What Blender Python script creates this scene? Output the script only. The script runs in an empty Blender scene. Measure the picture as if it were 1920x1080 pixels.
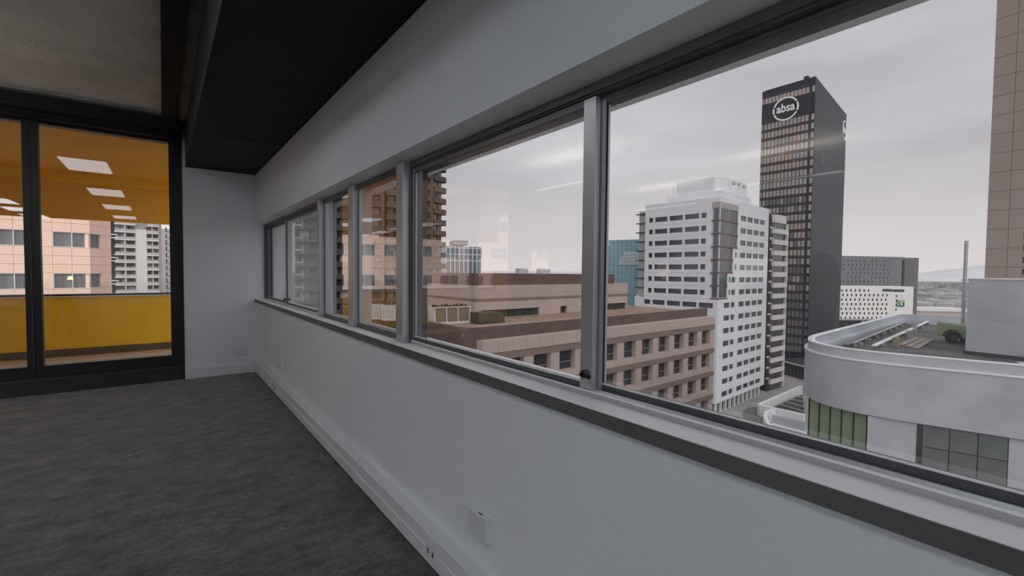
import bpy, bmesh, math, random
from mathutils import Vector, Matrix
random.seed(7)
SC = bpy.context.scene
COL = SC.collection

# ------------------------------------------------------------------ camera
F = 856.0                       # focal length in pixels of the 1920 wide frame
EYE = 1.38
RX = (0.79437483, 0.01348117, -0.60727826)
RY = (-0.60735247, 0.0333812, -0.79373086)
RZ = (0.00957126, 0.99935177, 0.03470501)
cam_d = bpy.data.cameras.new('camera')
cam = bpy.data.objects.new('camera', cam_d)
COL.objects.link(cam)
cam_d.sensor_width = 36.0
cam_d.lens = F / 1920 * 36.0
cam_d.clip_start = 0.02
cam_d.clip_end = 9000
cam.matrix_world = Matrix(((RX[0], RX[1], RX[2], 0), (RY[0], RY[1], RY[2], 0), (RZ[0], RZ[1], RZ[2], EYE), (0, 0, 0, 1)))
SC.camera = cam

# ------------------------------------------------------------------ world (overcast sky), soft sun, exposure
SC.view_settings.view_transform = 'Standard'
SC.view_settings.look = 'None'
SC.view_settings.exposure = 0.08
SC.view_settings.gamma = 1.0
SC.view_settings.use_curve_mapping = False
wd = bpy.data.worlds.new('overcast_sky'); SC.world = wd; wd.use_nodes = True
nt = wd.node_tree; nt.nodes.clear()
def nn(t, k, **kw):
    n = t.nodes.new(k)
    for a, b in kw.items():
        setattr(n, a, b)
    return n
o_ = nn(nt, 'ShaderNodeOutputWorld'); bg = nn(nt, 'ShaderNodeBackground')
tc = nn(nt, 'ShaderNodeTexCoord'); mp = nn(nt, 'ShaderNodeMapping')
mp.inputs['Scale'].default_value = (1.3, 1.3, 5.0)
mp.inputs['Location'].default_value = (0.4, 1.7, 0.3)
nz = nn(nt, 'ShaderNodeTexNoise'); nz.inputs['Scale'].default_value = 1.6; nz.inputs['Detail'].default_value = 5; nz.inputs['Roughness'].default_value = 0.5
cr = nn(nt, 'ShaderNodeValToRGB')
cr.color_ramp.elements[0].position = 0.33; cr.color_ramp.elements[0].color = (0.52, 0.50, 0.525, 1)
cr.color_ramp.elements[1].position = 0.68; cr.color_ramp.elements[1].color = (0.67, 0.65, 0.68, 1)
sx = nn(nt, 'ShaderNodeSeparateXYZ'); mr = nn(nt, 'ShaderNodeMapRange')
mr.inputs['From Min'].default_value = 0.0; mr.inputs['From Max'].default_value = 0.22
mr.inputs['To Min'].default_value = 0.85; mr.inputs['To Max'].default_value = 0.0
mx = nn(nt, 'ShaderNodeMixRGB'); mx.inputs[2].default_value = (0.80, 0.72, 0.715, 1)
L = nt.links.new
L(tc.outputs['Generated'], mp.inputs['Vector']); L(mp.outputs['Vector'], nz.inputs['Vector']); L(nz.outputs['Fac'], cr.inputs['Fac'])
L(tc.outputs['Generated'], sx.inputs[0]); L(sx.outputs['Z'], mr.inputs['Value']); L(mr.outputs[0], mx.inputs[0])
L(cr.outputs['Color'], mx.inputs[1]); L(mx.outputs[0], bg.inputs['Color']); bg.inputs['Strength'].default_value = 1.24
L(bg.outputs[0], o_.inputs[0])
sun_d = bpy.data.lights.new('overcast_sun', 'SUN'); sun_d.energy = 1.8; sun_d.angle = math.radians(70); sun_d.color = (1.0, 0.985, 0.97)
sun = bpy.data.objects.new('overcast_sun', sun_d); COL.objects.link(sun)
sun.rotation_euler = Vector((0.35, 0.72, -0.75)).to_track_quat('-Z', 'Y').to_euler()
SC.cycles.use_denoising = True
SC.cycles.max_bounces = 10
SC.cycles.diffuse_bounces = 5
SC.cycles.transparent_max_bounces = 16
SC.cycles.sample_clamp_indirect = 6.0

# ------------------------------------------------------------------ helpers
def ray(px, py):
    a, b = (px - 960) / F, -(py - 540) / F
    return Vector((RX[0]*a + RX[1]*b - RX[2], RY[0]*a + RY[1]*b - RY[2], RZ[0]*a + RZ[1]*b - RZ[2]))
def at(px, py, d):
    r = ray(px, py) * d
    return Vector((r.x, r.y, r.z + EYE))
def hor(px):
    return 504 + 0.0096 * (px - 305)
def hz(px, d):
    p = at(px, hor(px), d)
    return Vector((p.x, p.y))
def zz(px, py, d):
    return EYE + (hor(px) - py) / F * d
def lin(c):
    return tuple((v/12.92 if v <= 0.04045 else ((v+0.055)/1.055)**2.4) for v in (x/255 for x in c))
MATS = {}
def mat(name, col, rough=0.6, var=0.08, scale=3.0, bump=0.0, bscale=None, metal=0.0, spec=0.4, stretch=(1, 1, 1), emit=None, es=0.0, detail=4):
    if name in MATS:
        return MATS[name]
    m = bpy.data.materials.new(name); m.use_nodes = True
    t = m.node_tree; b = t.nodes['Principled BSDF']
    b.inputs['Roughness'].default_value = rough; b.inputs['Metallic'].default_value = metal
    b.inputs['Specular IOR Level'].default_value = spec
    c = nn(t, 'ShaderNodeTexCoord'); g = nn(t, 'ShaderNodeMapping'); g.inputs['Scale'].default_value = stretch
    n = nn(t, 'ShaderNodeTexNoise'); n.inputs['Scale'].default_value = scale; n.inputs['Detail'].default_value = detail
    r = nn(t, 'ShaderNodeValToRGB')
    r.color_ramp.elements[0].position = 0.3; r.color_ramp.elements[1].position = 0.7
    r.color_ramp.elements[0].color = tuple(max(0, v*(1-var)) for v in col) + (1,)
    r.color_ramp.elements[1].color = tuple(min(1, v*(1+var)) for v in col) + (1,)
    l = t.links.new
    l(c.outputs['Object'], g.inputs[0]); l(g.outputs[0], n.inputs['Vector']); l(n.outputs['Fac'], r.inputs[0]); l(r.outputs[0], b.inputs['Base Color'])
    if bump:
        n2 = nn(t, 'ShaderNodeTexNoise'); n2.inputs['Scale'].default_value = bscale or scale*8; n2.inputs['Detail'].default_value = 3
        bp = nn(t, 'ShaderNodeBump'); bp.inputs['Strength'].default_value = bump; bp.inputs['Distance'].default_value = 0.02
        l(g.outputs[0], n2.inputs['Vector']); l(n2.outputs['Fac'], bp.inputs['Height']); l(bp.outputs[0], b.inputs['Normal'])
    if emit:
        b.inputs['Emission Color'].default_value = tuple(emit) + (1,); b.inputs['Emission Strength'].default_value = es
    MATS[name] = m
    return m
def glass_mat(name, tint=(0.93, 0.95, 0.94), boost=1.0):
    """clear architectural glass: transparent with a Fresnel (both faces of the sheet) mirror on top"""
    m = bpy.data.materials.new(name); m.use_nodes = True; t = m.node_tree; t.nodes.clear(); l = t.links.new
    out = nn(t, 'ShaderNodeOutputMaterial'); mix = nn(t, 'ShaderNodeMixShader'); tr = nn(t, 'ShaderNodeBsdfTransparent'); gl = nn(t, 'ShaderNodeBsdfGlossy')
    tr.inputs['Color'].default_value = tuple(tint) + (1,); gl.inputs['Roughness'].default_value = 0.0; gl.inputs['Color'].default_value = (1, 1, 1, 1)
    ge = nn(t, 'ShaderNodeNewGeometry')
    d = nn(t, 'ShaderNodeVectorMath', operation='DOT_PRODUCT'); l(ge.outputs['Normal'], d.inputs[0]); l(ge.outputs['Incoming'], d.inputs[1])
    a = nn(t, 'ShaderNodeMath', operation='ABSOLUTE'); l(d.outputs['Value'], a.inputs[0])
    s = nn(t, 'ShaderNodeMath', operation='SUBTRACT'); s.inputs[0].default_value = 1.0; l(a.outputs[0], s.inputs[1])
    p = nn(t, 'ShaderNodeMath', operation='POWER'); l(s.outputs[0], p.inputs[0]); p.inputs[1].default_value = 5
    q = nn(t, 'ShaderNodeMath', operation='MULTIPLY_ADD'); l(p.outputs[0], q.inputs[0]); q.inputs[1].default_value = 0.958; q.inputs[2].default_value = 0.042
    u = nn(t, 'ShaderNodeMath', operation='ADD'); l(q.outputs[0], u.inputs[0]); u.inputs[1].default_value = 1.0
    v = nn(t, 'ShaderNodeMath', operation='DIVIDE'); l(q.outputs[0], v.inputs[0]); l(u.outputs[0], v.inputs[1])
    w = nn(t, 'ShaderNodeMath', operation='MULTIPLY', use_clamp=True); l(v.outputs[0], w.inputs[0]); w.inputs[1].default_value = 2.0 * boost
    l(w.outputs[0], mix.inputs[0]); l(tr.outputs[0], mix.inputs[1]); l(gl.outputs[0], mix.inputs[2]); l(mix.outputs[0], out.inputs[0])
    return m
def clear_mat(name):
    m = bpy.data.materials.new(name); m.use_nodes = True; t = m.node_tree; t.nodes.clear()
    out = nn(t, 'ShaderNodeOutputMaterial'); tr = nn(t, 'ShaderNodeBsdfTransparent'); t.links.new(tr.outputs[0], out.inputs[0])
    return m

def link(name, me, root=None, loc=(0, 0, 0)):
    o = bpy.data.objects.new(name, me); COL.objects.link(o); o.location = loc
    if root is not None:
        o.parent = root
    return o
def tag(o, label=None, cat=None, group=None, kind=None):
    if label: o['label'] = label
    if cat: o['category'] = cat
    if group: o['group'] = group
    if kind: o['kind'] = kind
    return o
def empty(name, loc=(0, 0, 0), **kw):
    o = link(name, None, None, loc); o.empty_display_size = 0.2
    return tag(o, **kw)
def off(root):
    """world offset of a (translated only) chain of parents"""
    v = Vector((0, 0, 0))
    while root is not None:
        v += Vector(root.location); root = root.parent
    return v
class MB:
    def __init__(s):
        s.v = []; s.f = []
    def add(s, vs, fs):
        b = len(s.v); s.v += [tuple(p) for p in vs]; s.f += [tuple(b+i for i in f) for f in fs]
        return s
    def box(s, x0, x1, y0, y1, z0, z1):
        x0, x1 = sorted((x0, x1)); y0, y1 = sorted((y0, y1)); z0, z1 = sorted((z0, z1))
        return s.add([(x0,y0,z0),(x1,y0,z0),(x1,y1,z0),(x0,y1,z0),(x0,y0,z1),(x1,y0,z1),(x1,y1,z1),(x0,y1,z1)],
                     [(3,2,1,0),(4,5,6,7),(0,1,5,4),(1,2,6,5),(2,3,7,6),(3,0,4,7)])
    def prism(s, poly, z0, z1):
        """poly: CCW list of xy; z0/z1 numbers"""
        ar = sum(poly[i][0]*poly[(i+1) % len(poly)][1] - poly[(i+1) % len(poly)][0]*poly[i][1] for i in range(len(poly)))
        if ar < 0: poly = poly[::-1]
        n = len(poly)
        vs = [(p[0], p[1], z0) for p in poly] + [(p[0], p[1], z1) for p in poly]
        fs = [tuple(range(n-1, -1, -1)), tuple(range(n, 2*n))] + [(i, (i+1) % n, n+(i+1) % n, n+i) for i in range(n)]
        return s.add(vs, fs)
    def profile(s, pts, y0, y1):
        """xz profile swept along y (closed polygon)"""
        n = len(pts)
        vs = [(p[0], y0, p[1]) for p in pts] + [(p[0], y1, p[1]) for p in pts]
        return s.add(vs, [tuple(range(n)), tuple(range(2*n-1, n-1, -1))] + [(i, n+i, n+(i+1) % n, (i+1) % n) for i in range(n)])
    def bar(s, a, b, w, h, up=(0, 0, 1)):
        """rectangular bar from a to b, w across, h along up"""
        a = Vector(a); b = Vector(b); d = (b-a).normalized(); up = Vector(up)
        c = d.cross(up)
        if c.length < 1e-4: c = Vector((1, 0, 0))
        c.normalize(); u = c.cross(d).normalized()
        c *= w/2; u *= h/2
        vs = [a-c-u, a+c-u, a+c+u, a-c+u, b-c-u, b+c-u, b+c+u, b-c+u]
        return s.add(vs, [(0,1,2,3),(7,6,5,4),(0,4,5,1),(1,5,6,2),(2,6,7,3),(3,7,4,0)])
    def cyl(s, a, b, r, n=14, r2=None):
        a = Vector(a); b = Vector(b); d = (b-a).normalized(); r2 = r if r2 is None else r2
        c = d.cross(Vector((0, 0, 1)))
        if c.length < 1e-3: c = Vector((1, 0, 0))
        c.normalize(); u = c.cross(d)
        vs = [a + (c*math.cos(t)+u*math.sin(t))*r for t in [2*math.pi*i/n for i in range(n)]] + [b + (c*math.cos(t)+u*math.sin(t))*r2 for t in [2*math.pi*i/n for i in range(n)]]
        return s.add(vs, [tuple(range(n-1, -1, -1)), tuple(range(n, 2*n))] + [(i, (i+1) % n, n+(i+1) % n, n+i) for i in range(n)])
    def build(s, name, m, root=None, bevel=0.0, smooth=False, **kw):
        o_ = off(root)
        me = bpy.data.meshes.new(name)
        me.from_pydata([(x-o_.x, y-o_.y, z-o_.z) for x, y, z in s.v], [], s.f)
        bm = bmesh.new(); bm.from_mesh(me); bmesh.ops.recalc_face_normals(bm, faces=bm.faces); bm.to_mesh(me); bm.free()
        for mm in (m if isinstance(m, (list, tuple)) else [m]):
            me.materials.append(mm)
        if smooth:
            me.polygons.foreach_set('use_smooth', [True]*len(me.polygons))
        ob = link(name, me, root)
        if bevel:
            bv = ob.modifiers.new('bevel', 'BEVEL'); bv.width = bevel; bv.segments = 2; bv.limit_method = 'ANGLE'
        return tag(ob, **kw)
def structure(o, label=None):
    o['kind'] = 'structure'
    if label: o['label'] = label
    return o
def BX(name, m, root, *b, bevel=0.0, **kw):
    return MB().box(*b).build(name, m, root, bevel, **kw)

class Face:
    """vertical facade plane from p0 to p1 (left to right seen from the camera)"""
    def __init__(s, p0, p1):
        s.p0 = Vector(p0[:2]); s.p1 = Vector(p1[:2]); s.w = (s.p1-s.p0).length; s.u = (s.p1-s.p0)/s.w
        n = Vector((s.u.y, -s.u.x))
        if n.dot(-s.p0) < 0: n = -n
        s.n = n
    def pt(s, u, z, o=0.0):
        q = s.p0 + s.u*u + s.n*o
        return Vector((q.x, q.y, z))
    def upx(s, px, py=None):
        r = ray(px, hor(px) if py is None else py)
        # solve p0 + u*t parallel to ray xy
        den = s.u.x*r.y - s.u.y*r.x
        return -(s.p0.x*r.y - s.p0.y*r.x)/den
    def dpx(s, px):
        """camera-axis depth of the face at a pixel column"""
        q = s.p0 + s.u*s.upx(px)
        r = ray(px, hor(px))
        return q.length/Vector((r.x, r.y)).length
    def z(s, px, py):
        return zz(px, py, s.dpx(px))
    def slab(s, mb, u0, u1, z0, z1, o0, o1):
        """box on the facade between depths o0 (inner, negative=inside) and o1"""
        vs = [s.pt(u, z, o) for o in (o0, o1) for z in (z0, z1) for u in (u0, u1)]
        return mb.add(vs, [(0,1,3,2),(4,6,7,5),(0,4,5,1),(2,3,7,6),(0,2,6,4),(1,5,7,3)])
    def holed(s, mb, u0, u1, z0, z1, ops, depth):
        us = sorted({u0, u1, *[min(max(v, u0), u1) for o in ops for v in o[:2]]}); zs = sorted({z0, z1, *[min(max(v, z0), z1) for o in ops for v in o[2:]]})
        for i in range(len(us)-1):
            for j in range(len(zs)-1):
                a, b, c, d = us[i], us[i+1], zs[j], zs[j+1]
                if b-a < 1e-6 or d-c < 1e-6: continue
                m, k = (a+b)/2, (c+d)/2
                if any(o[0] < m < o[1] and o[2] < k < o[3] for o in ops): continue
                mb.add([s.pt(a, c), s.pt(b, c), s.pt(b, d), s.pt(a, d)], [(0, 1, 2, 3)])
        for (a, b, c, d) in ops:
            q = [s.pt(a, c), s.pt(b, c), s.pt(b, d), s.pt(a, d)]; e = [s.pt(a, c, -depth), s.pt(b, c, -depth), s.pt(b, d, -depth), s.pt(a, d, -depth)]
            mb.add(q+e, [(0,4,5,1),(1,5,6,2),(2,6,7,3),(3,7,4,0),(4,5,6,7)])
        return mb
PCACHE = {}
def piece(root, name, m, face, u0, u1, z0, z1, o0, o1):
    """a facade piece (pane, panel, slat...) as an object of its own; alike pieces share mesh data"""
    w, h = round(u1-u0, 3), round(z1-z0, 3)
    key = (name, m.name, w, h, round(o0, 3), round(o1, 3), round(face.u.x, 4), round(face.u.y, 4))
    me = PCACHE.get(key)
    if me is None:
        mb = MB(); ux, nx = face.u, face.n
        vs = [(ux.x*u+nx.x*o, ux.y*u+nx.y*o, z) for o in (o0, o1) for z in (0, h) for u in (0, w)]
        mb.add(vs, [(0,1,3,2),(4,6,7,5),(0,4,5,1),(2,3,7,6),(0,2,6,4),(1,5,7,3)])
        me = bpy.data.meshes.new(name); me.from_pydata(mb.v, [], mb.f)
        bm = bmesh.new(); bm.from_mesh(me); bmesh.ops.recalc_face_normals(bm, faces=bm.faces); bm.to_mesh(me); bm.free()
        me.materials.append(m); PCACHE[key] = me
    p = face.pt(u0, z0) - off(root)
    return link(name, me, root, p)

# ------------------------------------------------------------------ materials
W_ = mat('white_wall_paint', (0.78, 0.80, 0.835), 0.55, 0.03, 1.2, 0.05, 60, spec=0.3)
WT = mat('white_trim_paint', (0.72, 0.73, 0.76), 0.35, 0.02, 2, spec=0.5)
BLK = mat('black_ceiling_paint', (0.012, 0.013, 0.015), 0.75, 0.15, 1.5, 0.05, 30, spec=0.2)
BFR = mat('black_powder_coat', (0.008, 0.008, 0.009), 0.4, 0.1, 2, spec=0.35)
KERB = mat('charcoal_plinth_paint', (0.02, 0.021, 0.022), 0.6, 0.15, 3, spec=0.3)
ALU = mat('anodised_aluminium', (0.50, 0.50, 0.52), 0.38, 0.05, 4, metal=0.55, spec=0.5, stretch=(1, 0.05, 1))
ALUD = mat('worn_grey_aluminium', (0.085, 0.09, 0.10), 0.45, 0.08, 4, metal=0.3, spec=0.5, stretch=(1, 0.05, 1))
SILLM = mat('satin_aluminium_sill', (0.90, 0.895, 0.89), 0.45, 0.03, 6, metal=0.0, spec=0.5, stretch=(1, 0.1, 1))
SILLF = mat('grey_sill_nosing', (0.10, 0.105, 0.11), 0.5, 0.06, 5, spec=0.4)
RUB = mat('black_rubber', (0.01, 0.01, 0.01), 0.7, 0.1, 5)
CONC = mat('raw_concrete_slab', (0.66, 0.625, 0.58), 0.85, 0.16, 1.6, 0.25, 14, spec=0.2)
STRIP = mat('grey_duct_edge', (0.20, 0.20, 0.196), 0.7, 0.2, 4, 0.2, 20)
GLASS = glass_mat('window_glass', (0.765, 0.78, 0.785), 1.5); CLEAR = clear_mat('glass_back_face')
DGLASS = glass_mat('door_glass', (0.97, 0.975, 0.96), 0.8)
PLATE = mat('white_plastic_plate', (0.70, 0.72, 0.75), 0.35, 0.02, 5, spec=0.5)
YEL = mat('yellow_parapet_paint', (0.90, 0.54, 0.025), 0.7, 0.06, 2.0, 0.15, 40, spec=0.25)
ORA = mat('orange_soffit_paint', (0.85, 0.45, 0.045), 0.7, 0.05, 1.5, 0.1, 30, spec=0.25)
TILE = mat('balcony_floor_tile', (0.72, 0.58, 0.46), 0.25, 0.12, 3, spec=0.5)
SKIRT = mat('brown_tile_skirting', (0.13, 0.09, 0.06), 0.5, 0.15, 4)

# carpet: charcoal mottled with lighter worn patches, streaked along the pile direction
def carpet_mat():
    m = bpy.data.materials.new('charcoal_mottled_carpet'); m.use_nodes = True; t = m.node_tree; l = t.links.new; b = t.nodes['Principled BSDF']
    b.inputs['Roughness'].default_value = 0.95; b.inputs['Specular IOR Level'].default_value = 0.1
    b.inputs['Sheen Weight'].default_value = 0.3; b.inputs['Sheen Roughness'].default_value = 0.5
    c = nn(t, 'ShaderNodeTexCoord')
    g1 = nn(t, 'ShaderNodeMapping'); g1.inputs['Scale'].default_value = (1.0, 1.5, 1)
    n1 = nn(t, 'ShaderNodeTexNoise'); n1.inputs['Scale'].default_value = 5.0; n1.inputs['Detail'].default_value = 10; n1.inputs['Roughness'].default_value = 0.82
    g2 = nn(t, 'ShaderNodeMapping'); g2.inputs['Scale'].default_value = (1.0, 2.0, 1)
    n2 = nn(t, 'ShaderNodeTexNoise'); n2.inputs['Scale'].default_value = 40; n2.inputs['Detail'].default_value = 4
    r1 = nn(t, 'ShaderNodeValToRGB'); r1.color_ramp.elements[0].position = 0.38; r1.color_ramp.elements[1].position = 0.63
    r1.color_ramp.elements[0].color = (0.018, 0.0195, 0.021, 1); r1.color_ramp.elements[1].color = (0.175, 0.168, 0.158, 1)
    r2 = nn(t, 'ShaderNodeValToRGB'); r2.color_ramp.elements[0].position = 0.35; r2.color_ramp.elements[1].position = 0.7
    r2.color_ramp.elements[0].color = (0.55, 0.55, 0.55, 1); r2.color_ramp.elements[1].color = (1.35, 1.35, 1.33, 1)
    mu = nn(t, 'ShaderNodeMixRGB', blend_type='MULTIPLY'); mu.inputs[0].default_value = 1
    l(c.outputs['Object'], g1.inputs[0]); l(g1.outputs[0], n1.inputs[0]); l(n1.outputs['Fac'], r1.inputs[0])
    l(c.outputs['Object'], g2.inputs[0]); l(g2.outputs[0], n2.inputs[0]); l(n2.outputs['Fac'], r2.inputs[0])
    l(r1.outputs[0], mu.inputs[1]); l(r2.outputs[0], mu.inputs[2]); l(mu.outputs[0], b.inputs['Base Color'])
    # carpet tiles, half a metre, seen only as a faint change of pile direction
    ck = nn(t, 'ShaderNodeTexChecker'); ck.inputs['Scale'].default_value = 2.0; ck.inputs['Color1'].default_value = (1, 1, 1, 1); ck.inputs['Color2'].default_value = (0.86, 0.86, 0.86, 1)
    m2 = nn(t, 'ShaderNodeMixRGB', blend_type='MULTIPLY'); m2.inputs[0].default_value = 1
    l(c.outputs['Object'], ck.inputs[0]); l(mu.outputs[0], m2.inputs[1]); l(ck.outputs[0], m2.inputs[2]); l(m2.outputs[0], b.inputs['Base Color'])
    n3 = nn(t, 'ShaderNodeTexNoise'); n3.inputs['Scale'].default_value = 170; bp = nn(t, 'ShaderNodeBump'); bp.inputs['Strength'].default_value = 0.6; bp.inputs['Distance'].default_value = 0.006
    l(g2.outputs[0], n3.inputs[0]); l(n3.outputs['Fac'], bp.inputs['Height']); l(bp.outputs[0], b.inputs['Normal'])
    return m
CARPET = carpet_mat()

# ================================================================== THE ROOM
YE = 7.0            # end wall
YB = -9.5           # back wall
XL = -7.0           # left wall
ZC = EYE + 1.80     # concrete slab
ZB = EYE + 1.265    # black bulkhead
ZS = EYE + 0.625    # top of window opening
ZW = EYE - 0.436    # underside of sill board
structure(BX('floor', CARPET, None, XL, 1.0, YB, YE, -0.12, 0.0), 'dark charcoal mottled carpet floor')
structure(BX('ceiling', CONC, None, XL-0.3, 0.02, YB-0.3, YE+0.3, ZC, ZC+0.25), 'raw concrete ceiling slab above the door')
structure(MB().box(XL-0.3, 0.02, YB-0.3, YE+0.3, ZC+0.25, ZC+9).box(0.02, 1.42, YB-0.3, YE+0.06, ZB+0.5, ZC+9).build('wall_upper_mass', CONC), 'unseen mass added above the room to block the sun')  # added out of view to keep the sun off the balcony
# window wall: below the sill, above the head, soffit of the opening, dead piece at the back
mb = MB()
mb.box(1.0, 1.30, YB, YE, -0.12, ZW)
mb.profile([(1.0, ZS), (1.10, EYE+0.607), (1.35, EYE+0.607), (1.35, ZB+0.5), (1.0, ZB+0.5)], YB, YE+0.05)
mb.box(1.0, 1.35, YB, -3.25, ZW, ZS+0.01)
structure(mb.build('wall_right', W_), 'white painted wall under and over the strip window')
structure(MB().box(0.205, 1.30, YE, YE+0.10, 0, ZC+0.3).build('wall_end', W_), 'short white wall between the black door frame and the window wall')
mb = MB()
LWIN = [(-8.8, -6.4), (-6.2, -3.8), (-3.6, -1.2), (4.0, 4.74), (6.18, 6.6)]  # first three are unseen, added to let daylight in
LZ = [(0.6, 2.6)]*3 + [(1.2, 1.75)]*2
for a, b in zip([YB]+[q[1] for q in LWIN], [q[0] for q in LWIN]+[YE]):
    mb.box(XL-0.15, XL, a, b, 0, ZC)
for (a, b), (c, d) in zip(LWIN, LZ):
    mb.box(XL-0.15, XL, a, b, 0, c).box(XL-0.15, XL, a, b, d, ZC)
structure(mb.build('wall_left', W_), 'white wall with windows, the large ones added, on the far side of the office')
structure(BX('wall_back', W_, None, XL-0.15, 1.3, YB-0.15, YB, 0, ZC+0.4))
structure(MB().box(XL, -4.16, YE, YE+0.12, 0, ZC).box(-3.60, -3.40, YE, YE+0.12, 0, ZC).box(-4.16, -3.60, YE, YE+0.12, 0, EYE-0.1).box(-4.16, -3.60, YE, YE+0.12, EYE+0.45, ZC).build('wall_end_far', BLK))
wq = structure(empty('window_11', (-3.88, YE+0.05, EYE-0.1)))
MB().box(-4.16, -3.60, YE+0.04, YE+0.08, EYE-0.1, EYE-0.08).box(-4.16, -3.60, YE+0.04, YE+0.08, EYE+0.43, EYE+0.45).build('frame', BFR, wq)
g = MB().box(-4.16, -3.60, YE+0.055, YE+0.060, EYE-0.08, EYE+0.43).build('glass', [DGLASS, CLEAR], wq)
for p in g.data.polygons:
    p.material_index = 0 if p.normal.y < -0.5 else 1
# black dropped bulkhead along the window wall, with panel joint, and strips beside it
bk = structure(MB().box(0.24, 1.0, 5.17, YE, ZB, ZC+0.25).build('ceiling_bulkhead', BLK), 'black dropped ceiling bulkhead above the strip window')
BX('panel', BLK, bk, 0.24, 1.0, YB, 5.162, ZB+0.002, ZC+0.25)
structure(BX('trim_1', STRIP, None, 0.155, 0.24, YB, YE, EYE+1.75, ZC+0.25), 'thin grey strip beside the black bulkhead')
structure(BX('trim_2', BLK, None, 0.012, 0.155, YB, YE, EYE+1.72, ZC+0.25), 'black strip at the edge of the concrete slab')
structure(MB().box(XL, 0.205, 6.72, YE+0.1, EYE+1.63, ZC).box(XL, 0.205, 6.86, YE+0.1, EYE+1.565, EYE+1.63).build('trim_3', BLK), 'black beam over the glazed door')
structure(BX('trim_4', STRIP, None, XL, 0.01, 6.62, 6.72, EYE+1.765, ZC), 'grey rail where the slab meets the black beam')
# baseboard of the end wall
structure(MB().add([(0.207, YE-0.016, 0), (0.945, YE-0.016, 0), (0.945, YE, 0), (0.207, YE, 0), (0.207, YE-0.016, 0.122), (0.945, YE-0.016, 0.122), (0.945, YE, 0.128), (0.207, YE, 0.128)],
     [(3,2,1,0),(4,5,6,7),(0,1,5,4),(1,2,6,5),(2,3,7,6),(3,0,4,7)]).build('baseboard_end', WT, bevel=0.002), 'white baseboard on the short end wall')
# power trunking along the foot of the window wall
tr = structure(empty('baseboard_right', (0.97, 2.0, 0)), 'white power trunking running along the foot of the window wall')
def trunk(y0, y1):
    return MB().profile([(1.0, 0.200), (0.945, 0.200), (0.939, 0.194), (0.939, 0.142), (0.943, 0.138), (0.943, 0.126), (0.939, 0.122), (0.939, 0.058), (0.948, 0.050), (1.0, 0.050)], y0, y1)
for i, (a, b) in enumerate(((2.835, 6.995), (-1.5, 2.828), (-6.0, -1.507), (-9.4, -6.007))):
    trunk(a, b).build('trunking_length', WT, tr)
BX('gap_shade_strip', KERB, tr, 0.975, 1.0, YB, YE, 0, 0.05)  # dark strip puts the shade under the trunking into colour
MB().profile([(1.0, 0.203), (0.944, 0.203), (0.936, 0.196), (0.936, 0.052), (0.95, 0.047), (1.0, 0.047)], 2.822, 2.842).build('joint_cover', WT, tr)
BX('end_block', WT, tr, 0.925, 0.99, 6.93, 6.998, 0.0, 0.205, bevel=0.004)

def socket(y, label):
    r = empty('trunking_socket', (0.939, y, 0.125), label=label, cat='socket', group='socket outlets in the wall trunking')
    BX('faceplate', PLATE, r, 0.932, 0.939, y-0.055, y+0.055, 0.066, 0.186, bevel=0.002)
    for k in (-0.022, 0.022):
        BX('slot', RUB, r, 0.9305, 0.933, y+k-0.005, y+k+0.005, 0.112, 0.136)
    BX('switch', WT, r, 0.929, 0.934, y-0.018, y+0.018, 0.162, 0.178)
    return r
socket(1.80, 'white socket outlet in the trunking at the bottom edge of the view')
socket(5.35, 'small white socket outlet in the trunking near the far corner')

def plate(y0, y1, z0, z1, label):
    r = empty('wall_plate', (1.0, (y0+y1)/2, z0), label=label, cat='wall plate', group='white cover plates on the window wall')
    BX('cover', PLATE, r, 0.978, 0.9995, y0, y1, z0, z1, bevel=0.006)
    BX('rim', PLATE, r, 0.988, 0.9998, y0-0.006, y1+0.006, z0-0.006, z1+0.004, bevel=0.002)
    BX('slit', RUB, r, 0.983, 0.99, y0+0.035, y0+0.06, z1-0.003, z1+0.0008)
    return r
plate(1.432, 1.566, EYE-1.062, EYE-0.957, 'white square cover plate on the wall just above the trunking in front')
plate(5.27, 5.40, EYE-1.075, EYE-0.975, 'small white cover plate on the window wall near the far corner')
r = empty('socket_box', (0.8, YE, EYE-1.14), label='white double socket box on the short end wall above its baseboard', cat='socket')
BX('box', PLATE, r, 0.735, 0.868, YE-0.028, YE-0.0005, EYE-1.135, EYE-1.005, bevel=0.005)
BX('cover', PLATE, r, 0.742, 0.861, YE-0.033, YE-0.027, EYE-1.125, EYE-1.012, bevel=0.003)

# ---- strip window -------------------------------------------------------------------------------
structure(MB().profile([(0.985, EYE-0.395), (0.985, EYE-0.432), (1.0, EYE-0.432), (1.0, EYE-0.436), (1.30, EYE-0.436), (1.30, EYE-0.408), (1.10, EYE-0.404)], YB, YE+0.02).build('trim_5', [SILLM]), 'long window sill board with pale satin top')
structure(MB().profile([(0.981, EYE-0.3965), (0.981, EYE-0.436), (0.9985, EYE-0.436), (0.9985, EYE-0.4335), (0.9845, EYE-0.4335), (0.9845, EYE-0.3965)], YB, YE-0.001).build('trim_6', SILLF), 'dark grey nosing along the front of the window sill')
def glass(root, x, y0, y1, z0, z1, m=GLASS, name='glass'):
    o = MB().box(x, x+0.005, y0, y1, z0, z1).build(name, [m, CLEAR], root)
    for p in o.data.polygons:
        p.material_index = 0 if p.normal.x < -0.5 else 1
    return o
Z0, Z1 = EYE-0.404, EYE+0.607
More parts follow.
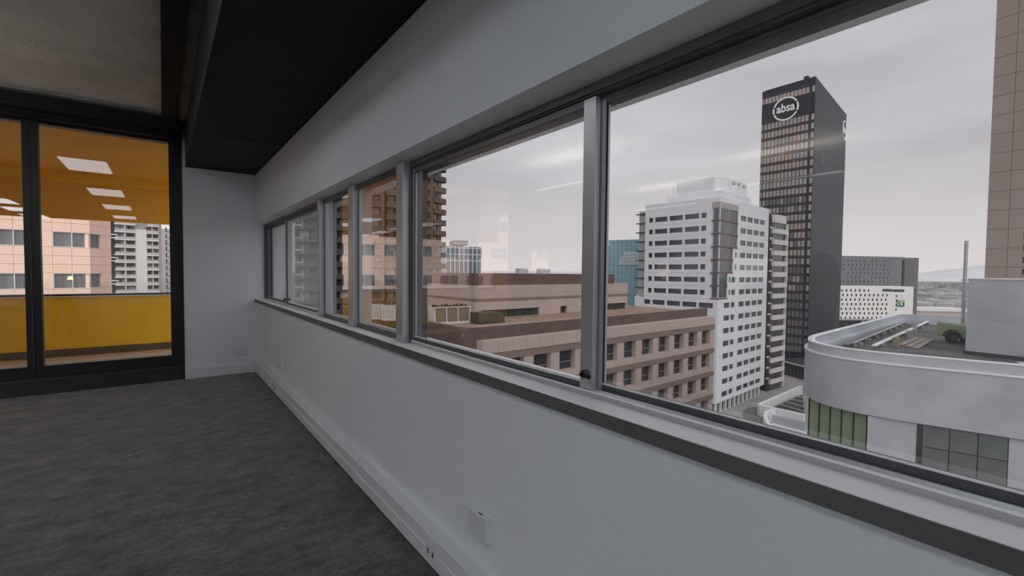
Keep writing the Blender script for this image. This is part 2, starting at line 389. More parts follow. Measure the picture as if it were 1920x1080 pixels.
def frame_part(root, y0, y1, left=0.03, right=0.03):
    # y0 < y1 ; frame of a sliding bay: sill track with two grooves, head track, two jambs
    z = EYE
    MB().profile([(1.10, z-0.406), (1.10, z-0.387), (1.106, z-0.385), (1.112, z-0.391), (1.124, z-0.391), (1.128, z-0.383), (1.134, z-0.383), (1.138, z-0.391), (1.168, z-0.391), (1.172, z-0.383), (1.20, z-0.386), (1.20, z-0.415)], y0, y1).build('sill_track', ALU, root)
    MB().profile([(1.10, z+0.607), (1.10, z+0.578), (1.108, z+0.578), (1.110, z+0.572), (1.136, z+0.569), (1.138, z+0.560), (1.172, z+0.558), (1.20, z+0.556), (1.20, z+0.607)], y0, y1).build('head_track', ALUD, root)
    MB().box(1.0992, 1.106, y0, y1, z-0.3885, z-0.3845).build('lip_highlight', SILLM, root)  # pale strip puts the thin highlight on the track edge into colour
    MB().box(1.098, 1.20, y0, y0+left, Z0, Z1).build('jamb', ALUD, root)
    MB().box(1.098, 1.20, y1-right, y1, Z0, Z1).build('jamb', ALUD, root)
def sash(root, x, y0, y1, near, far, m=ALU, md=ALUD):
    """one glazed sash in the track at depth x; near/far = stile widths at the low and high y ends"""
    r = MB().box(x-0.011, x+0.011, y0, y0+near, EYE-0.389, EYE+0.568).box(x-0.011, x+0.011, y1-far, y1, EYE-0.389, EYE+0.568).build('sash', m, root)
    MB().box(x-0.0105, x+0.0105, y0+near, y1-far, EYE-0.389, EYE-0.366).box(x-0.006, x+0.006, y0+near, y1-far, EYE-0.366, EYE-0.362).build('bottom_rail', md, r)
    MB().box(x-0.0105, x+0.0105, y0+near, y1-far, EYE+0.545, EYE+0.568).build('top_rail', md, r)
    MB().box(x-0.0065, x-0.003, y0+near, y0+near+0.004, EYE-0.364, EYE+0.546).box(x-0.0065, x-0.003, y1-far-0.004, y1-far, EYE-0.364, EYE+0.546).box(x-0.0065, x-0.003, y0+near, y1-far, EYE-0.366, EYE-0.362).build('gasket', RUB, r)
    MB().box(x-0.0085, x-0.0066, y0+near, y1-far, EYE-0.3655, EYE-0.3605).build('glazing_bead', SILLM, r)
    glass(r, x-0.0025, y0+near, y1-far, EYE-0.366, EYE+0.546)
    return r
def latch(root, x, y, z):
    l_ = MB().cyl((x-0.001, y, z), (x-0.018, y, z), 0.014, 16).build('latch', ALUD, root, smooth=False)
    MB().cyl((x-0.018, y, z), (x-0.026, y, z), 0.009, 12).bar((x-0.022, y+0.003, z), (x-0.022, y-0.034, z-0.004), 0.008, 0.012).build('lever', RUB, l_)
    return l_
# bay 1 (far): two sliding sashes
w1 = structure(empty('window_1', (1.15, 5.6, Z0)), 'far sliding window of the strip, next to the corner')
frame_part(w1, 4.185, 6.985, 0.012, 0.02)
sash(w1, 1.150, 5.60, 6.97, 0.05, 0.03)
s_ = sash(w1, 1.122, 4.19, 5.71, 0.015, 0.05)
latch(s_, 1.111, 5.68, EYE-0.335)
# bays 2 and 3: fixed panes
def fixed(name, y0, y1, label):
    r = structure(empty(name, (1.12, (y0+y1)/2, Z0)), label)
    z = EYE
    MB().box(1.10, 1.17, y0, y1, Z0-0.01, z-0.375).box(1.104, 1.16, y0, y1, z-0.375, z-0.3735).build('bottom_rail', ALUD, r)
    MB().box(1.10, 1.17, y0, y1, z+0.572, Z1).build('top_rail', ALUD, r)
    MB().box(1.102, 1.17, y0, y0+0.012, z-0.375, z+0.572).box(1.102, 1.17, y1-0.016, y1, z-0.375, z+0.572).build('stile', ALU, r)
    MB().box(1.103, 1.106, y1-0.022, y1-0.016, z-0.375, z+0.572).box(1.1005, 1.106, y0+0.012, y0+0.016, z-0.375, z+0.572).build('gasket', RUB, r)
    glass(r, 1.108, y0+0.012, y1-0.016, z-0.376, z+0.573)
    return r
fixed('window_2', 3.375, 4.115, 'narrow fixed window pane left of centre of the strip')
fixed('window_3', 2.475, 3.262, 'wider fixed window pane beside the large near window')
def mullion(name, y0, y1, x0, label):
    o = MB().box(x0, 1.21, y0, y1, Z0-0.004, Z1).build(name, ALU, bevel=0.003)
    structure(o, label)
mullion('trim_7', 4.115, 4.185, 1.068, 'aluminium post between the far window and the narrow pane')
mullion('trim_8', 3.262, 3.375, 1.075, 'aluminium post between the two fixed panes')
mullion('trim_9', 2.385, 2.475, 1.058, 'aluminium post between the fixed panes and the near window')
# bay 4 (near): two sliding sashes
w4 = structure(empty('window_4', (1.15, 1.0, Z0)), 'large near sliding window of the strip')
frame_part(w4, -0.40, 2.385, 0.02, 0.02)
s_ = sash(w4, 1.122, 1.018, 2.372, 0.052, 0.016)
latch(s_, 1.111, 1.04, EYE-0.333)
sash(w4, 1.150, -0.39, 1.045, 0.04, 0.045)
mullion('trim_10', -0.49, -0.40, 1.058, 'aluminium post behind the near window')
w5 = structure(empty('window_5', (1.15, -1.9, Z0)))
frame_part(w5, -3.25, -0.49)
sash(w5, 1.122, -1.9, -0.51, 0.05, 0.02); sash(w5, 1.150, -3.23, -1.86, 0.04, 0.045)

# ---- glazed door to the balcony -------------------------------------------------------------------
d1 = structure(empty('door_1', (-1.5, YE+0.04, 0.172)), 'black framed glazed sliding door to the yellow balcony')
HB, HT = EYE-1.067, EYE+1.537
MB().box(-3.40, 0.205, YE, YE+0.12, 0.172, HB).build('bottom_rail', BFR, d1)
MB().box(-3.40, 0.205, YE, YE+0.12, HT, EYE+1.60).build('head_rail', BFR, d1)
MB().box(0.074, 0.205, YE-0.01, YE+0.12, 0.172, HT+0.06).build('jamb', BFR, d1)
MB().box(-1.165, -1.042, YE+0.0, YE+0.09, HB, HT).box(-1.118, -1.107, YE-0.008, YE+0.001, 0.172, HT).build('mullion', BFR, d1)
BX('mullion_strip', ALUD, d1, -1.116, -1.111, YE-0.010, YE-0.0075, 0.30, 1.75)
MB().box(-2.34, -2.20, YE, YE+0.09, HB, HT).build('mullion', BFR, d1)
MB().box(-3.33, -3.10, YE, YE+0.12, HB, HT).build('jamb', BFR, d1)
for a, b in ((-1.042, 0.074), (-2.20, -1.165), (-3.10, -2.34), (-3.40, -3.33)):
    g = MB().box(a, b, YE+0.045, YE+0.051, HB, HT).build('glass', [DGLASS, CLEAR], d1)
    for p in g.data.polygons:
        p.material_index = 0 if p.normal.y < -0.5 else 1
k_ = structure(BX('trim_11', KERB, None, -3.40, 0.205, YE-0.005, YE+0.12, 0.0, 0.166), 'charcoal kerb under the glazed door')
BX('edge_strip', ALUD, k_, -3.40, 0.205, YE-0.008, YE+0.1, 0.166, 0.1725)

# ---- balcony --------------------------------------------------------------------------------------
BZ = EYE-1.456; YP = 10.4
bal = structure(empty('floor_balcony', (-2, 8.8, BZ)), 'tiled balcony floor behind the glazed door')
BX('slab', TILE, bal, -5.2, 0.40, YE+0.12, YP+0.25, BZ-0.3, BZ-0.012)
TN = 0.6
for i in range(15):
    for j in range(6):
        x0 = -5.2 + i*TN; y0 = YE+0.125 + j*TN
        if x0 + TN <= 0.41 and y0+TN < YP+0.2:
            me = PCACHE.get('tile')
            if me is None:
                t_ = MB().box(0, TN-0.008, 0, TN-0.008, -0.012, 0).build('tile', TILE, bal); me = t_.data; PCACHE['tile'] = me; t_.location = Vector((x0, y0, BZ)) - off(bal) + off(bal)*0
                for v in me.vertices: v.co += off(bal)
                t_.location = Vector((x0, y0, BZ)) - off(bal)
            else:
                link('tile', me, bal, Vector((x0, y0, BZ)) - off(bal))
pw = structure(BX('wall_balcony', YEL, None, -5.2, 0.40, YP, YP+0.2, BZ-0.3, EYE-0.46), 'yellow painted balcony parapet')
BX('skirting', SKIRT, pw, -5.2, 0.40, YP-0.012, YP, BZ, EYE-1.335)
rl = structure(MB().box(-5.2, 0.40, YP-0.03, YP+0.23, EYE-0.46, EYE-0.435).build('trim_12', BFR), 'dark coping on the yellow parapet')
BX('coping_edge', WT, rl, -5.2, 0.40, YP-0.034, YP-0.02, EYE-0.478, EYE-0.461)
gb = MB().box(-5.2, 0.40, YP+0.09, YP+0.10, EYE-0.435, EYE-0.235).build('balcony_glass', [glass_mat('balustrade_glass', (0.94, 0.96, 0.95)), CLEAR])
for p in gb.data.polygons:
    p.material_index = 0 if p.normal.y < -0.5 else 1
structure(gb, 'low clear glass upstand on the yellow parapet')
cb = structure(BX('ceiling_balcony', ORA, None, -5.2, 0.40, YE+0.12, YP, EYE+1.55, EYE+1.8), 'orange painted balcony soffit')
structure(MB().box(-5.2, 0.40, YP, YP+0.25, EYE+0.82, EYE+1.8).box(-5.2, 0.40, YP-0.02, YP+0.001, EYE+0.80, EYE+0.85).build('trim_13', ORA), 'orange downstand beam at the balcony edge')
structure(BX('trim_15', YEL, None, -5.2, 0.40, YP-0.10, YP, EYE+1.40, EYE+1.5495), 'ledge along the top of the downstand beam, its lit tone put in as yellow')  # light falling on the ledge is put into its yellow colour
structure(BX('trim_14', ALU, None, 0.35, 0.40, YE+0.12, YP, EYE-0.26, EYE-0.22), 'metal handrail across the open end of the balcony')

structure(BX('wall_balcony_return', YEL, None, -5.35, -5.2, YE+0.12, YP+0.2, BZ-0.3, EYE+0.04), 'yellow wall closing the inner end of the balcony')
# windows of the far office wall (small ones mirrored as pale patches, large ones added for daylight)
for i, ((a, b), (c, d)) in enumerate(zip(LWIN, LZ)):
    wl = structure(empty('window_%d' % (6+i), (XL-0.1, (a+b)/2, c)))
    MB().box(XL-0.11, XL-0.05, a, a+0.04, c, d).box(XL-0.11, XL-0.05, b-0.04, b, c, d).box(XL-0.11, XL-0.05, a, b, c, c+0.04).box(XL-0.11, XL-0.05, a, b, d-0.04, d).build('frame', ALU, wl)
    g = MB().box(XL-0.085, XL-0.08, a+0.04, b-0.04, c+0.04, d-0.04).build('glass', [GLASS, CLEAR], wl)
    for f_ in g.data.polygons:
        f_.material_index = 0 if f_.normal.x > 0.5 else 1
# ---- ceiling lights (one row mirrored in the door glass; middle and inner rows are added fill)
LCOL = (0.87, 0.935, 1.0)
LPAN = mat('lit_prismatic_diffuser', (0.9, 0.9, 0.9), 0.5, 0.02, 5, emit=LCOL, es=5.0)
LFILL = mat('fill_troffer_diffuser', (0.9, 0.9, 0.9), 0.5, 0.02, 5, emit=LCOL, es=8.5)
LUP = mat('slab_fill_lens', (0.9, 0.9, 0.9), 0.5, 0.02, 5, emit=(1.0, 0.95, 0.88), es=150.0)  # upward glow added to brighten the concrete slab
LDN = mat('pendant_downlight_lens', (0.9, 0.9, 0.9), 0.5, 0.02, 5, emit=(1.0, 0.97, 0.93), es=0.9)
NTH = ('nearest the balcony door', 'second from the door', 'third from the door', 'farthest from the door')
def troffer(x, y, label, lm_):
    r = empty('ceiling_light', (x, y, ZC-0.06), label=label, cat='ceiling light', group='troffers on the office ceiling')
    BX('housing', WT, r, x-0.32, x+0.32, y-0.62, y+0.62, ZC-0.06, ZC-0.001)
    for k in range(3):
        BX('diffuser', lm_, r, x-0.29+k*0.197, x-0.29+k*0.197+0.186, y-0.59, y+0.59, ZC-0.068, ZC-0.0605)
for i, y in enumerate((3.45, 0.0, -3.2, -6.4)):
    troffer(-1.0, y, 'lit troffer mirrored in the door glass, %s' % NTH[i], LPAN)
for j, x in enumerate((-3.4, -5.6)):  # unseen rows added to brighten the walls and floor
    for i, y in enumerate((-1.4, -3.6, -5.8, -8.0)):
        troffer(x, y, 'unseen fill troffer added behind the camera, %s of the %s row' % (('first', 'second', 'third', 'fourth')[i], ('middle', 'inner')[j]), LFILL)
for x, y, lab in ((-4.8, 2.9, 'slim pendant light mirrored faintly beside the bank tower'), (-2.75, 5.1, 'slim pendant light mirrored faintly above the terrace building'), (-5.9, 5.6, 'added pendant light over the far inner corner of the office')):
    r = empty('pendant_light', (x, y, EYE+1.36), label=lab, cat='pendant light', group='slim pendant lights')
    MB().box(x-0.06, x+0.06, y-0.75, y+0.75, EYE+1.37, EYE+1.40).box(x-0.062, x-0.054, y-0.75, y+0.75, EYE+1.37, EYE+1.47).box(x+0.054, x+0.062, y-0.75, y+0.75, EYE+1.37, EYE+1.47).box(x-0.06, x+0.06, y-0.752, y-0.742, EYE+1.37, EYE+1.47).box(x-0.06, x+0.06, y+0.742, y+0.752, EYE+1.37, EYE+1.47).build('housing', WT, r)
    BX('fill_uplight', LUP, r, x-0.05, x+0.05, y-0.73, y+0.73, EYE+1.455, EYE+1.468)
    BX('downlight_lens', LDN, r, x-0.04, x+0.04, y-0.73, y+0.73, EYE+1.36, EYE+1.37)
    for k in (-0.5, 0.5):
        MB().cyl((x, y+k, EYE+1.44), (x, y+k, ZC), 0.004, 6).build('cable', ALUD, r)

# ================================================================== THE CITY OUTSIDE
GZ = EYE-37.0
HAZ = mat('asphalt_and_dust', (0.30, 0.285, 0.27), 0.9, 0.35, 0.012, spec=0.1, detail=8)
ASPH = mat('grey_asphalt', (0.17, 0.17, 0.175), 0.9, 0.12, 0.3, spec=0.2)
PAVE = mat('pale_paving', (0.34, 0.325, 0.31), 0.85, 0.12, 0.4, spec=0.2)
CWHT = mat('white_facade_panels', (0.72, 0.725, 0.755), 0.6, 0.04, 0.25, spec=0.3)
CGRY = mat('grey_roof_render', (0.52, 0.53, 0.56), 0.8, 0.10, 0.3, spec=0.2)
DGL = mat('dark_office_glass', (0.055, 0.06, 0.07), 0.12, 0.5, 0.12, spec=0.6)
BGL = mat('bay_blue_grey_glass', (0.075, 0.078, 0.095), 0.08, 0.5, 0.15, spec=0.8)
REDB = mat('faded_red_band', (0.16, 0.085, 0.095), 0.6, 0.1, 0.5)
TOWB = mat('black_tower_cladding', (0.022, 0.027, 0.038), 0.5, 0.15, 0.05, spec=0.35)
TOWR = mat('black_tower_spandrel', (0.045, 0.04, 0.042), 0.5, 0.15, 0.2, spec=0.4)
TWIN = [mat('tower_blind_%d' % i, c, 0.35, 0.10, 0.9, spec=0.6) for i, c in enumerate(((0.46, 0.36, 0.33), (0.42, 0.38, 0.36), (0.50, 0.35, 0.31), (0.37, 0.34, 0.34)))]
TWD = mat('tower_dim_window', (0.17, 0.15, 0.15), 0.25, 0.2, 0.9, spec=0.6)
LOGO = mat('white_sign_face', (0.85, 0.85, 0.86), 0.5, 0.02, 1)
MAR = mat('maroon_brick_cladding', (0.14, 0.093, 0.087), 0.8, 0.12, 0.8, spec=0.2)
PNK = mat('pink_beige_stone', (0.455, 0.37, 0.342), 0.8, 0.07, 0.6, spec=0.2)
PNKB = mat('brown_stone_band', (0.225, 0.165, 0.15), 0.8, 0.08, 0.6, spec=0.2)
TERR = mat('terracotta_roof_deck', (0.31, 0.21, 0.155), 0.85, 0.18, 0.7, spec=0.2)
PEA = mat('peach_facade_panel', (0.96, 0.68, 0.55), 0.75, 0.04, 0.5, spec=0.2)
PEAJ = mat('peach_panel_joint', (0.40, 0.28, 0.23), 0.8, 0.05, 0.5)
WFR = mat('pale_window_frame', (0.78, 0.74, 0.70), 0.6, 0.03, 1)
CURT = mat('window_with_grey_curtain', (0.20, 0.20, 0.21), 0.15, 0.45, 1.6, spec=0.6, stretch=(1, 1, 0.08))
RES = mat('grey_brown_tower_render', (0.125, 0.105, 0.10), 0.8, 0.08, 0.3, spec=0.2)
RESD = mat('dark_recess', (0.045, 0.042, 0.042), 0.5, 0.2, 0.4)
RESW = mat('pale_curtained_window', (0.55, 0.54, 0.53), 0.3, 0.2, 1.2, spec=0.5)
BEI = mat('beige_tower_render', (0.50, 0.42, 0.385), 0.8, 0.05, 0.2)
RWHT = mat('residential_white_render', (0.72, 0.70, 0.69), 0.7, 0.04, 0.2)
RGRY = mat('residential_grey_render', (0.40, 0.37, 0.365), 0.8, 0.05, 0.2)
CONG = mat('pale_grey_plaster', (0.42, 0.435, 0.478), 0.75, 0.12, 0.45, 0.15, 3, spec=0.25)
CONW = mat('white_coping', (0.72, 0.73, 0.75), 0.6, 0.05, 0.5)
ROOFD = mat('wet_dark_roof_felt', (0.10, 0.095, 0.09), 0.7, 0.5, 0.5, spec=0.3)
STEEL = mat('galvanised_steel', (0.42, 0.42, 0.42), 0.5, 0.2, 1.5, metal=0.3)
RUST = mat('weathered_timber_board', (0.33, 0.27, 0.24), 0.85, 0.25, 2.0)
GRN = mat('faded_green_enamel', (0.30, 0.37, 0.22), 0.5, 0.12, 2.0)
GGL = mat('green_tinted_shopfront', (0.25, 0.33, 0.22), 0.10, 0.25, 0.4, spec=0.7)
KBR = mat('brown_concrete_tower', (0.36, 0.295, 0.265), 0.8, 0.06, 0.12, spec=0.2)
TEAL = mat('teal_curtain_wall', (0.21, 0.35, 0.41), 0.12, 0.25, 0.05, spec=0.7)
LEAF = mat('dark_planter_foliage', (0.05, 0.045, 0.03), 0.8, 0.4, 4)
TUSK = mat('planter_brown_panel', (0.17, 0.145, 0.12), 0.7, 0.1, 1)

structure(BX('floor_ground', HAZ, None, -5000, 5000, -3000, 6000, GZ-3.0, GZ-0.05), 'flat city ground stretching to the horizon')
def wallbox(mb, poly, z0, z1, skip=()):
    """plain vertical walls for the edges of poly not in skip, plus roof"""
    n = len(poly)
    for i in range(n):
        if i in skip: continue
        a, b = poly[i], poly[(i+1) % n]
        mb.add([(a[0], a[1], z0), (b[0], b[1], z0), (b[0], b[1], z1), (a[0], a[1], z1)], [(0, 1, 2, 3)])
    mb.add([(p[0], p[1], z1) for p in poly], [tuple(range(n))])
    return mb

# ---- white office block ---------------------------------------------------------------------------
pL, pC, pR = hz(1208, 135.3), hz(1347, 118), hz(1438.5, 140)
FL, FR = Face(pL, pC), Face(pC, pR)
ob = empty('office_block', (pC.x, pC.y, GZ), label='white panelled office block with rows of dark windows and a glazed corner', cat='building')
ZT = EYE+20.0; ZBOT = EYE-34.0
rows = [EYE+15.5-3.4*k for k in range(15)]
opL, opR, panes = [], [], []
for k in range(8):
    cols = ((1215, 1222.2), (1226, 1249.3), (1253, 1277.8), (1281.8, 1308.5), (1312.2, 1321.8)) if k < 7 else ((1201, 1220), (1224, 1247), (1251, 1276), (1280, 1307), (1311, 1338))
    for a, b in cols:
        u0, u1 = FL.upx(max(a, 1208.5)), FL.upx(b)
        opL.append((u0, u1, rows[k]-0.68, rows[k]+0.68)); panes.append((FL, opL[-1]))
for k in range(15):
    cols = [(1386.5, 1396.8), (1398.8, 1408.8), (1410.8, 1420.5), (1422, 1431.3)]
    if k >= 7: cols += [(1358.7, 1370), (1372, 1379.3)]
    elif k == 3 or k == 4: cols += [(1377.5, 1381)]
    elif k in (5, 6): cols += [(1367, 1370.5), (1372, 1379.5)]
    for a, b in cols:
        opR.append((FR.upx(a), FR.upx(b), rows[k]-0.72, rows[k]+0.72)); panes.append((FR, opR[-1]))
bayL = (FL.upx(1332), FL.w, EYE-6.2, EYE+18.7)
opL2 = opL + [bayL]
steps = [(1381.5, 6.9, 18.7), (1373.5, 0.3, 6.9), (1364.5, -6.2, 0.3)]
opR2 = opR + [(0.0, FR.upx(p), EYE+a, EYE+b) for p, a, b in steps]
mb = MB()
FL.holed(mb, 0, FL.w, ZBOT, ZT, opL2, 0.35)
FR.holed(mb, 0, FR.w, ZBOT, ZT, opR2, 0.35)
pB = pL + (pR-pC)
wallbox(mb, [pL, pC, pR, pB], ZBOT, ZT, skip=(0, 1))
mb.build('wall', CWHT, ob)
for f_, (a, b, c, d) in panes:
    piece(ob, 'window', DGL, f_, a, b, c, d, -0.30, -0.24)
for k in range(7):
    z0 = rows[k]-1.45; z1 = rows[k]+1.67
    px = [p for p, a, b in steps if EYE+a < rows[k] < EYE+b][0]
    uR = FR.upx(px)
    piece(ob, 'bay_window', BGL, FL, bayL[0]+0.5, FL.w-0.02, z0, z1, -0.30, -0.08)
    piece(ob, 'bay_window', BGL, FR, 0.0, uR*0.62, z0, z1, -0.30, -0.08)
    piece(ob, 'bay_window', DGL, FR, uR*0.62, uR, z0, z1, -0.34, -0.26)
    piece(ob, 'spandrel_band', REDB, FL, bayL[0], FL.w+0.1, z0-0.28, z0+0.08, -0.3, 0.05)
    piece(ob, 'spandrel_band', REDB, FR, -0.1, uR, z0-0.28, z0+0.08, -0.3, 0.05)
piece(ob, 'bay_head', RGRY, FL, bayL[0], FL.w, rows[0]+1.67, EYE+18.7, -0.3, -0.03)
piece(ob, 'bay_head', RGRY, FR, 0, FR.upx(1381.5), rows[0]+1.67, EYE+18.7, -0.3, -0.03)
# panel joints: slim recessed lines between the cladding storeys are built as thin shadow strips
for f_, a, b in ((FL, 0.0, bayL[0]), (FR, FR.upx(1383), FR.w)):
    for k in range(7):
        piece(ob, 'joint', RGRY, f_, a, b, rows[k]-1.72, rows[k]-1.68, -0.02, 0.012)
# roof structures
def lerp(a, b, t): return a + (b-a)*t
q = [lerp(pL, pC, 0.30), lerp(pL, pC, 0.97), lerp(pC, pR, 0.5) + (pL-pC)*0.04]
e1, e2 = (pC-pL), (pR-pC)
o0 = pL + e1*0.26 + e2*0.06
MB().prism([o0, o0+e1*0.72, o0+e1*0.72+e2*0.55, o0+e2*0.55], ZT, ZT+1.9).build('roof_step', CWHT, ob)
o0 = pL + e1*0.36 + e2*0.10
MB().prism([o0, o0+e1*0.50, o0+e1*0.58+e2*0.12, o0+e1*0.58+e2*0.50, o0+e2*0.50], ZT+1.9, ZT+5.9).build('plant_room', CWHT, ob)
for i in range(3):
    v = o0+e1*0.585+e2*(0.2+0.1*i)
    MB().bar((v.x, v.y, ZT+5.0), (v.x+e2.x*0.05, v.y+e2.y*0.05, ZT+5.0), 0.15, 0.7).build('vent', RGRY, ob)
v = pL+e1*0.4; MB().cyl((v.x, v.y, ZT+1.9), (v.x, v.y, ZT+4.4), 0.05, 6).build('aerial', STEEL, ob)
# colonnade
u = 1.2
while u < FR.w-1:
    piece(ob, 'column', CWHT, FR, u, u+0.55, GZ, ZBOT, -0.9, -0.3); u += 2.9
MB().prism([pL+e1*0.02+e2*0.06, pC-e1*0.06+e2*0.06, pR-e1*0.06-e2*0.01, pB-e2*0.01], GZ, ZBOT).build('arcade_wall', DGL, ob)
# dark escape stair on the left flank and its landings
pf = hz(1197, 139); ff = Face(pf, hz(1209, 137.5))
MB().prism([pf, hz(1209, 137.5), hz(1214, 150), hz(1200, 150)], EYE-6.8, EYE+18.6).build('stair_tower', RGRY, ob)
for k in range(9):
    piece(ob, 'landing', RESD, ff, -0.9, ff.w-0.2, EYE+17.6-2.75*k, EYE+17.9-2.75*k, 0.0, 0.35)
pq = hz(1191, 138.5)
MB().prism([pq, hz(1208, 136), hz(1216, 150), hz(1196, 150)], GZ, EYE-6.9).build('podium_block', CWHT, ob)

# ---- beige stepped wing right of the white block ------------------------------------------------------
w0, w1_ = hz(1447, 143), hz(1473.5, 149)
FW = Face(w0, w1_)
sw = empty('stepped_wing', (w0.x, w0.y, GZ), label='cream stepped wing with balconies right of the white office block', cat='building')
CRM = mat('cream_render', (0.66, 0.63, 0.60), 0.75, 0.05, 0.3)
bb = [w0, w1_, w1_+e2*0.9, w0+e2*0.9]
wallbox(MB(), [w0+FW.n*-0.6, w1_+FW.n*-0.6, w1_+e2*0.02+FW.n*-5, w0+FW.n*-6], GZ, EYE+18.5).build('core', RESD, sw)
for k in range(16):
    z = EYE+17.8-3.4*k
    a0 = FW.w*0.02 if k < 3 else (FW.w*0.0 if k > 7 else 0.0)
    shift = 0.0 if k < 2 else 0.12*min(k-1, 5)
    piece(sw, 'spandrel', CRM, FW, a0+shift, FW.w*(0.82 if k == 0 else 1.0), z-1.5, z+(1.0 if k == 0 else 0.0), -0.6, 0.45)
    piece(sw, 'window', DGL, FW, a0+shift+0.4, FW.w*0.97, z-3.35, z-1.5, -0.62, -0.3)
    piece(sw, 'end_pier', CRM, FW, FW.w*0.94, FW.w, z-3.4, z-1.5, -0.6, 0.35)
    if k > 2: piece(sw, 'balcony_edge', REDB, FW, a0+shift, FW.w*0.9, z+0.02, z+0.14, -0.3, 0.4)
cx = hz(1440.5, 143.5); fx = Face(cx, hz(1447, 144))
MB().prism([cx, hz(1447, 143.5), hz(1452, 160), hz(1444, 160)], GZ, EYE+18.0).build('dark_link', RESD, sw)
for k in range(15):
    piece(sw, 'link_band', CWHT, fx, 0.1, fx.w, EYE+14.5-3.4*k, EYE+15.0-3.4*k, 0, 0.3)

# ---- black bank tower ---------------------------------------------------------------------------------
aL, aC, aR = hz(1420, 201), hz(1518, 185), hz(1577, 228)
AL, AR = Face(aL, aC), Face(aC, aR)
at_ = empty('bank_tower', (aC.x, aC.y, GZ), label='tall black office tower carrying a round white ring sign near its top', cat='building')
AT = EYE+79.2
aB = aL+(aR-aC)
mb = MB()
AL.holed(mb, 0, AL.w, GZ, AT, [], 0.3)
wallbox(mb, [aL, aC, aR, aB], GZ, AT, skip=(0,))
mb.build('wall', TOWB, at_)
MB().prism([aL+(aC-aL)*0.04+(aR-aC)*0.03, aC-(aC-aL)*0.03+(aR-aC)*0.03, aR-(aC-aL)*0.03-(aR-aC)*0.03, aB+(aC-aL)*0.04-(aR-aC)*0.03], AT, AT+0.9).build('roof_edge', TOWB, at_)
ua, ub = AL.upx(1425), AL.upx(1507.5)
uc, ud = AL.upx(1512), AL.upx(1517)
cw = (ub-ua)/12
rest = MB()
rws = [74.7] + [63.6-3.63*i for i in range(27)]
nwin = 0
for i, z in enumerate(rws):
    piece(at_, 'spandrel_band', TOWR, AL, 0.3, ub, EYE+z+1.2, EYE+z+2.3, -0.2, 0.10)
    spots = [(ua+cw*c+0.14, ua+cw*(c+1)-0.14, random.choice(TWIN)) for c in range(12)] + [(uc, ud, TWIN[1]), (0.15, ua-0.25, TWIN[3])]
    for a, b, m in spots:
        if 9 < i < 18 and random.random() < 0.25: m = TWD
        if i >= 18 and random.random() < 0.5: m = TWD
        if nwin < 300:
            piece(at_, 'window', m, AL, a, b, EYE+z-1.15, EYE+z+1.15, -0.2, 0.05); nwin += 1
        else:
            AL.slab(rest, a, b, EYE+z-1.15, EYE+z+1.15, -0.2, 0.05)
rest.build('lower_windows', TWD, at_, kind='stuff')
for c in range(13):
    piece(at_, 'mullion', TOWB, AL, ua+cw*c-0.10, ua+cw*c+0.10, GZ+8, EYE+66, 0, 0.22)
piece(at_, 'corner_pier', TOWB, AL, ub, uc, GZ, AT, 0, 0.25)
def text_mesh(txt, size, offset=0.0, extrude=0.05):
    cu = bpy.data.curves.new('lettering', 'FONT'); cu.body = txt; cu.size = size; cu.align_x = 'CENTER'; cu.align_y = 'CENTER'; cu.extrude = extrude; cu.offset = offset; cu.resolution_u = 3
    to = bpy.data.objects.new('lettering_tmp', cu); COL.objects.link(to)
    me = bpy.data.meshes.new_from_object(to.evaluated_get(bpy.context.evaluated_depsgraph_get()))
    bpy.data.objects.remove(to); me.name = 'lettering'
    return me
def letters(root, name, txt, face, u, z, size, m, o=0.1, offset=0.0, sx_=1.0, extrude=0.05):
    me = text_mesh(txt, size, offset, extrude); me.materials.clear(); me.materials.append(m)
    ob_ = link(name, me, root)
    M = Matrix(((face.u.x*sx_, 0, face.n.x, 0), (face.u.y*sx_, 0, face.n.y, 0), (0, 1, 0, 0), (0, 0, 0, 1)))
    me.transform(M); ob_.location = face.pt(u, z, o) - off(root)
    return ob_
def ring_arcs(root, face, u, z, rx, rz, th, m, gaps):
    for (a0, a1) in gaps:
        mb = MB(); n = 22; vs = []; fs = []
        for i in range(n+1):
            a = math.radians(a0+(a1-a0)*i/n)
            for r_ in (1.0, 1.0-th):
                for o in (0.05, 0.35):
                    vs.append(face.pt(u+math.cos(a)*rx*r_, z+math.sin(a)*rz*r_, o))
        for i in range(n):
            b = 4*i; c = b+4
            fs += [(b, c, c+1, b+1), (b+2, b+3, c+3, c+2), (b+1, c+1, c+3, b+3), (b, b+2, c+2, c)]
        fs += [(0, 1, 3, 2), (4*n, 4*n+2, 4*n+3, 4*n+1)]
        mb.add(vs, fs).build('sign_arc', m, root)
du = (AL.upx(1487.5)-AL.upx(1441.5))/2
lu = AL.upx(1464); lz = EYE+69.4
ring_arcs(at_, AL, lu, lz, du*1.04, 4.85, 0.125, LOGO, ((28, 160), (166, 196), (202, 332), (338, 384-2)))
letters(at_, 'sign_lettering', 'absa', AL, lu, lz+0.35, 5.0, LOGO, 0.2, 0.10, du/4.75*0.80, 0.12)
lu2 = AR.w-4.9
ring_arcs(at_, AR, lu2, EYE+70.3, 3.9, 4.8, 0.125, LOGO, ((28, 160), (166, 196), (202, 332), (338, 382)))
letters(at_, 'sign_lettering', 'absa', AR, lu2, EYE+70.6, 5.0, LOGO, 0.2, 0.10, 0.62, 0.12)
v = aC+(aR-aC)*0.05-(aC-aL)*0.2
MB().box(v.x-0.8, v.x+0.8, v.y-0.8, v.y+0.8, AT+0.9, AT+2.2).build('rooftop_unit', TOWR, at_)

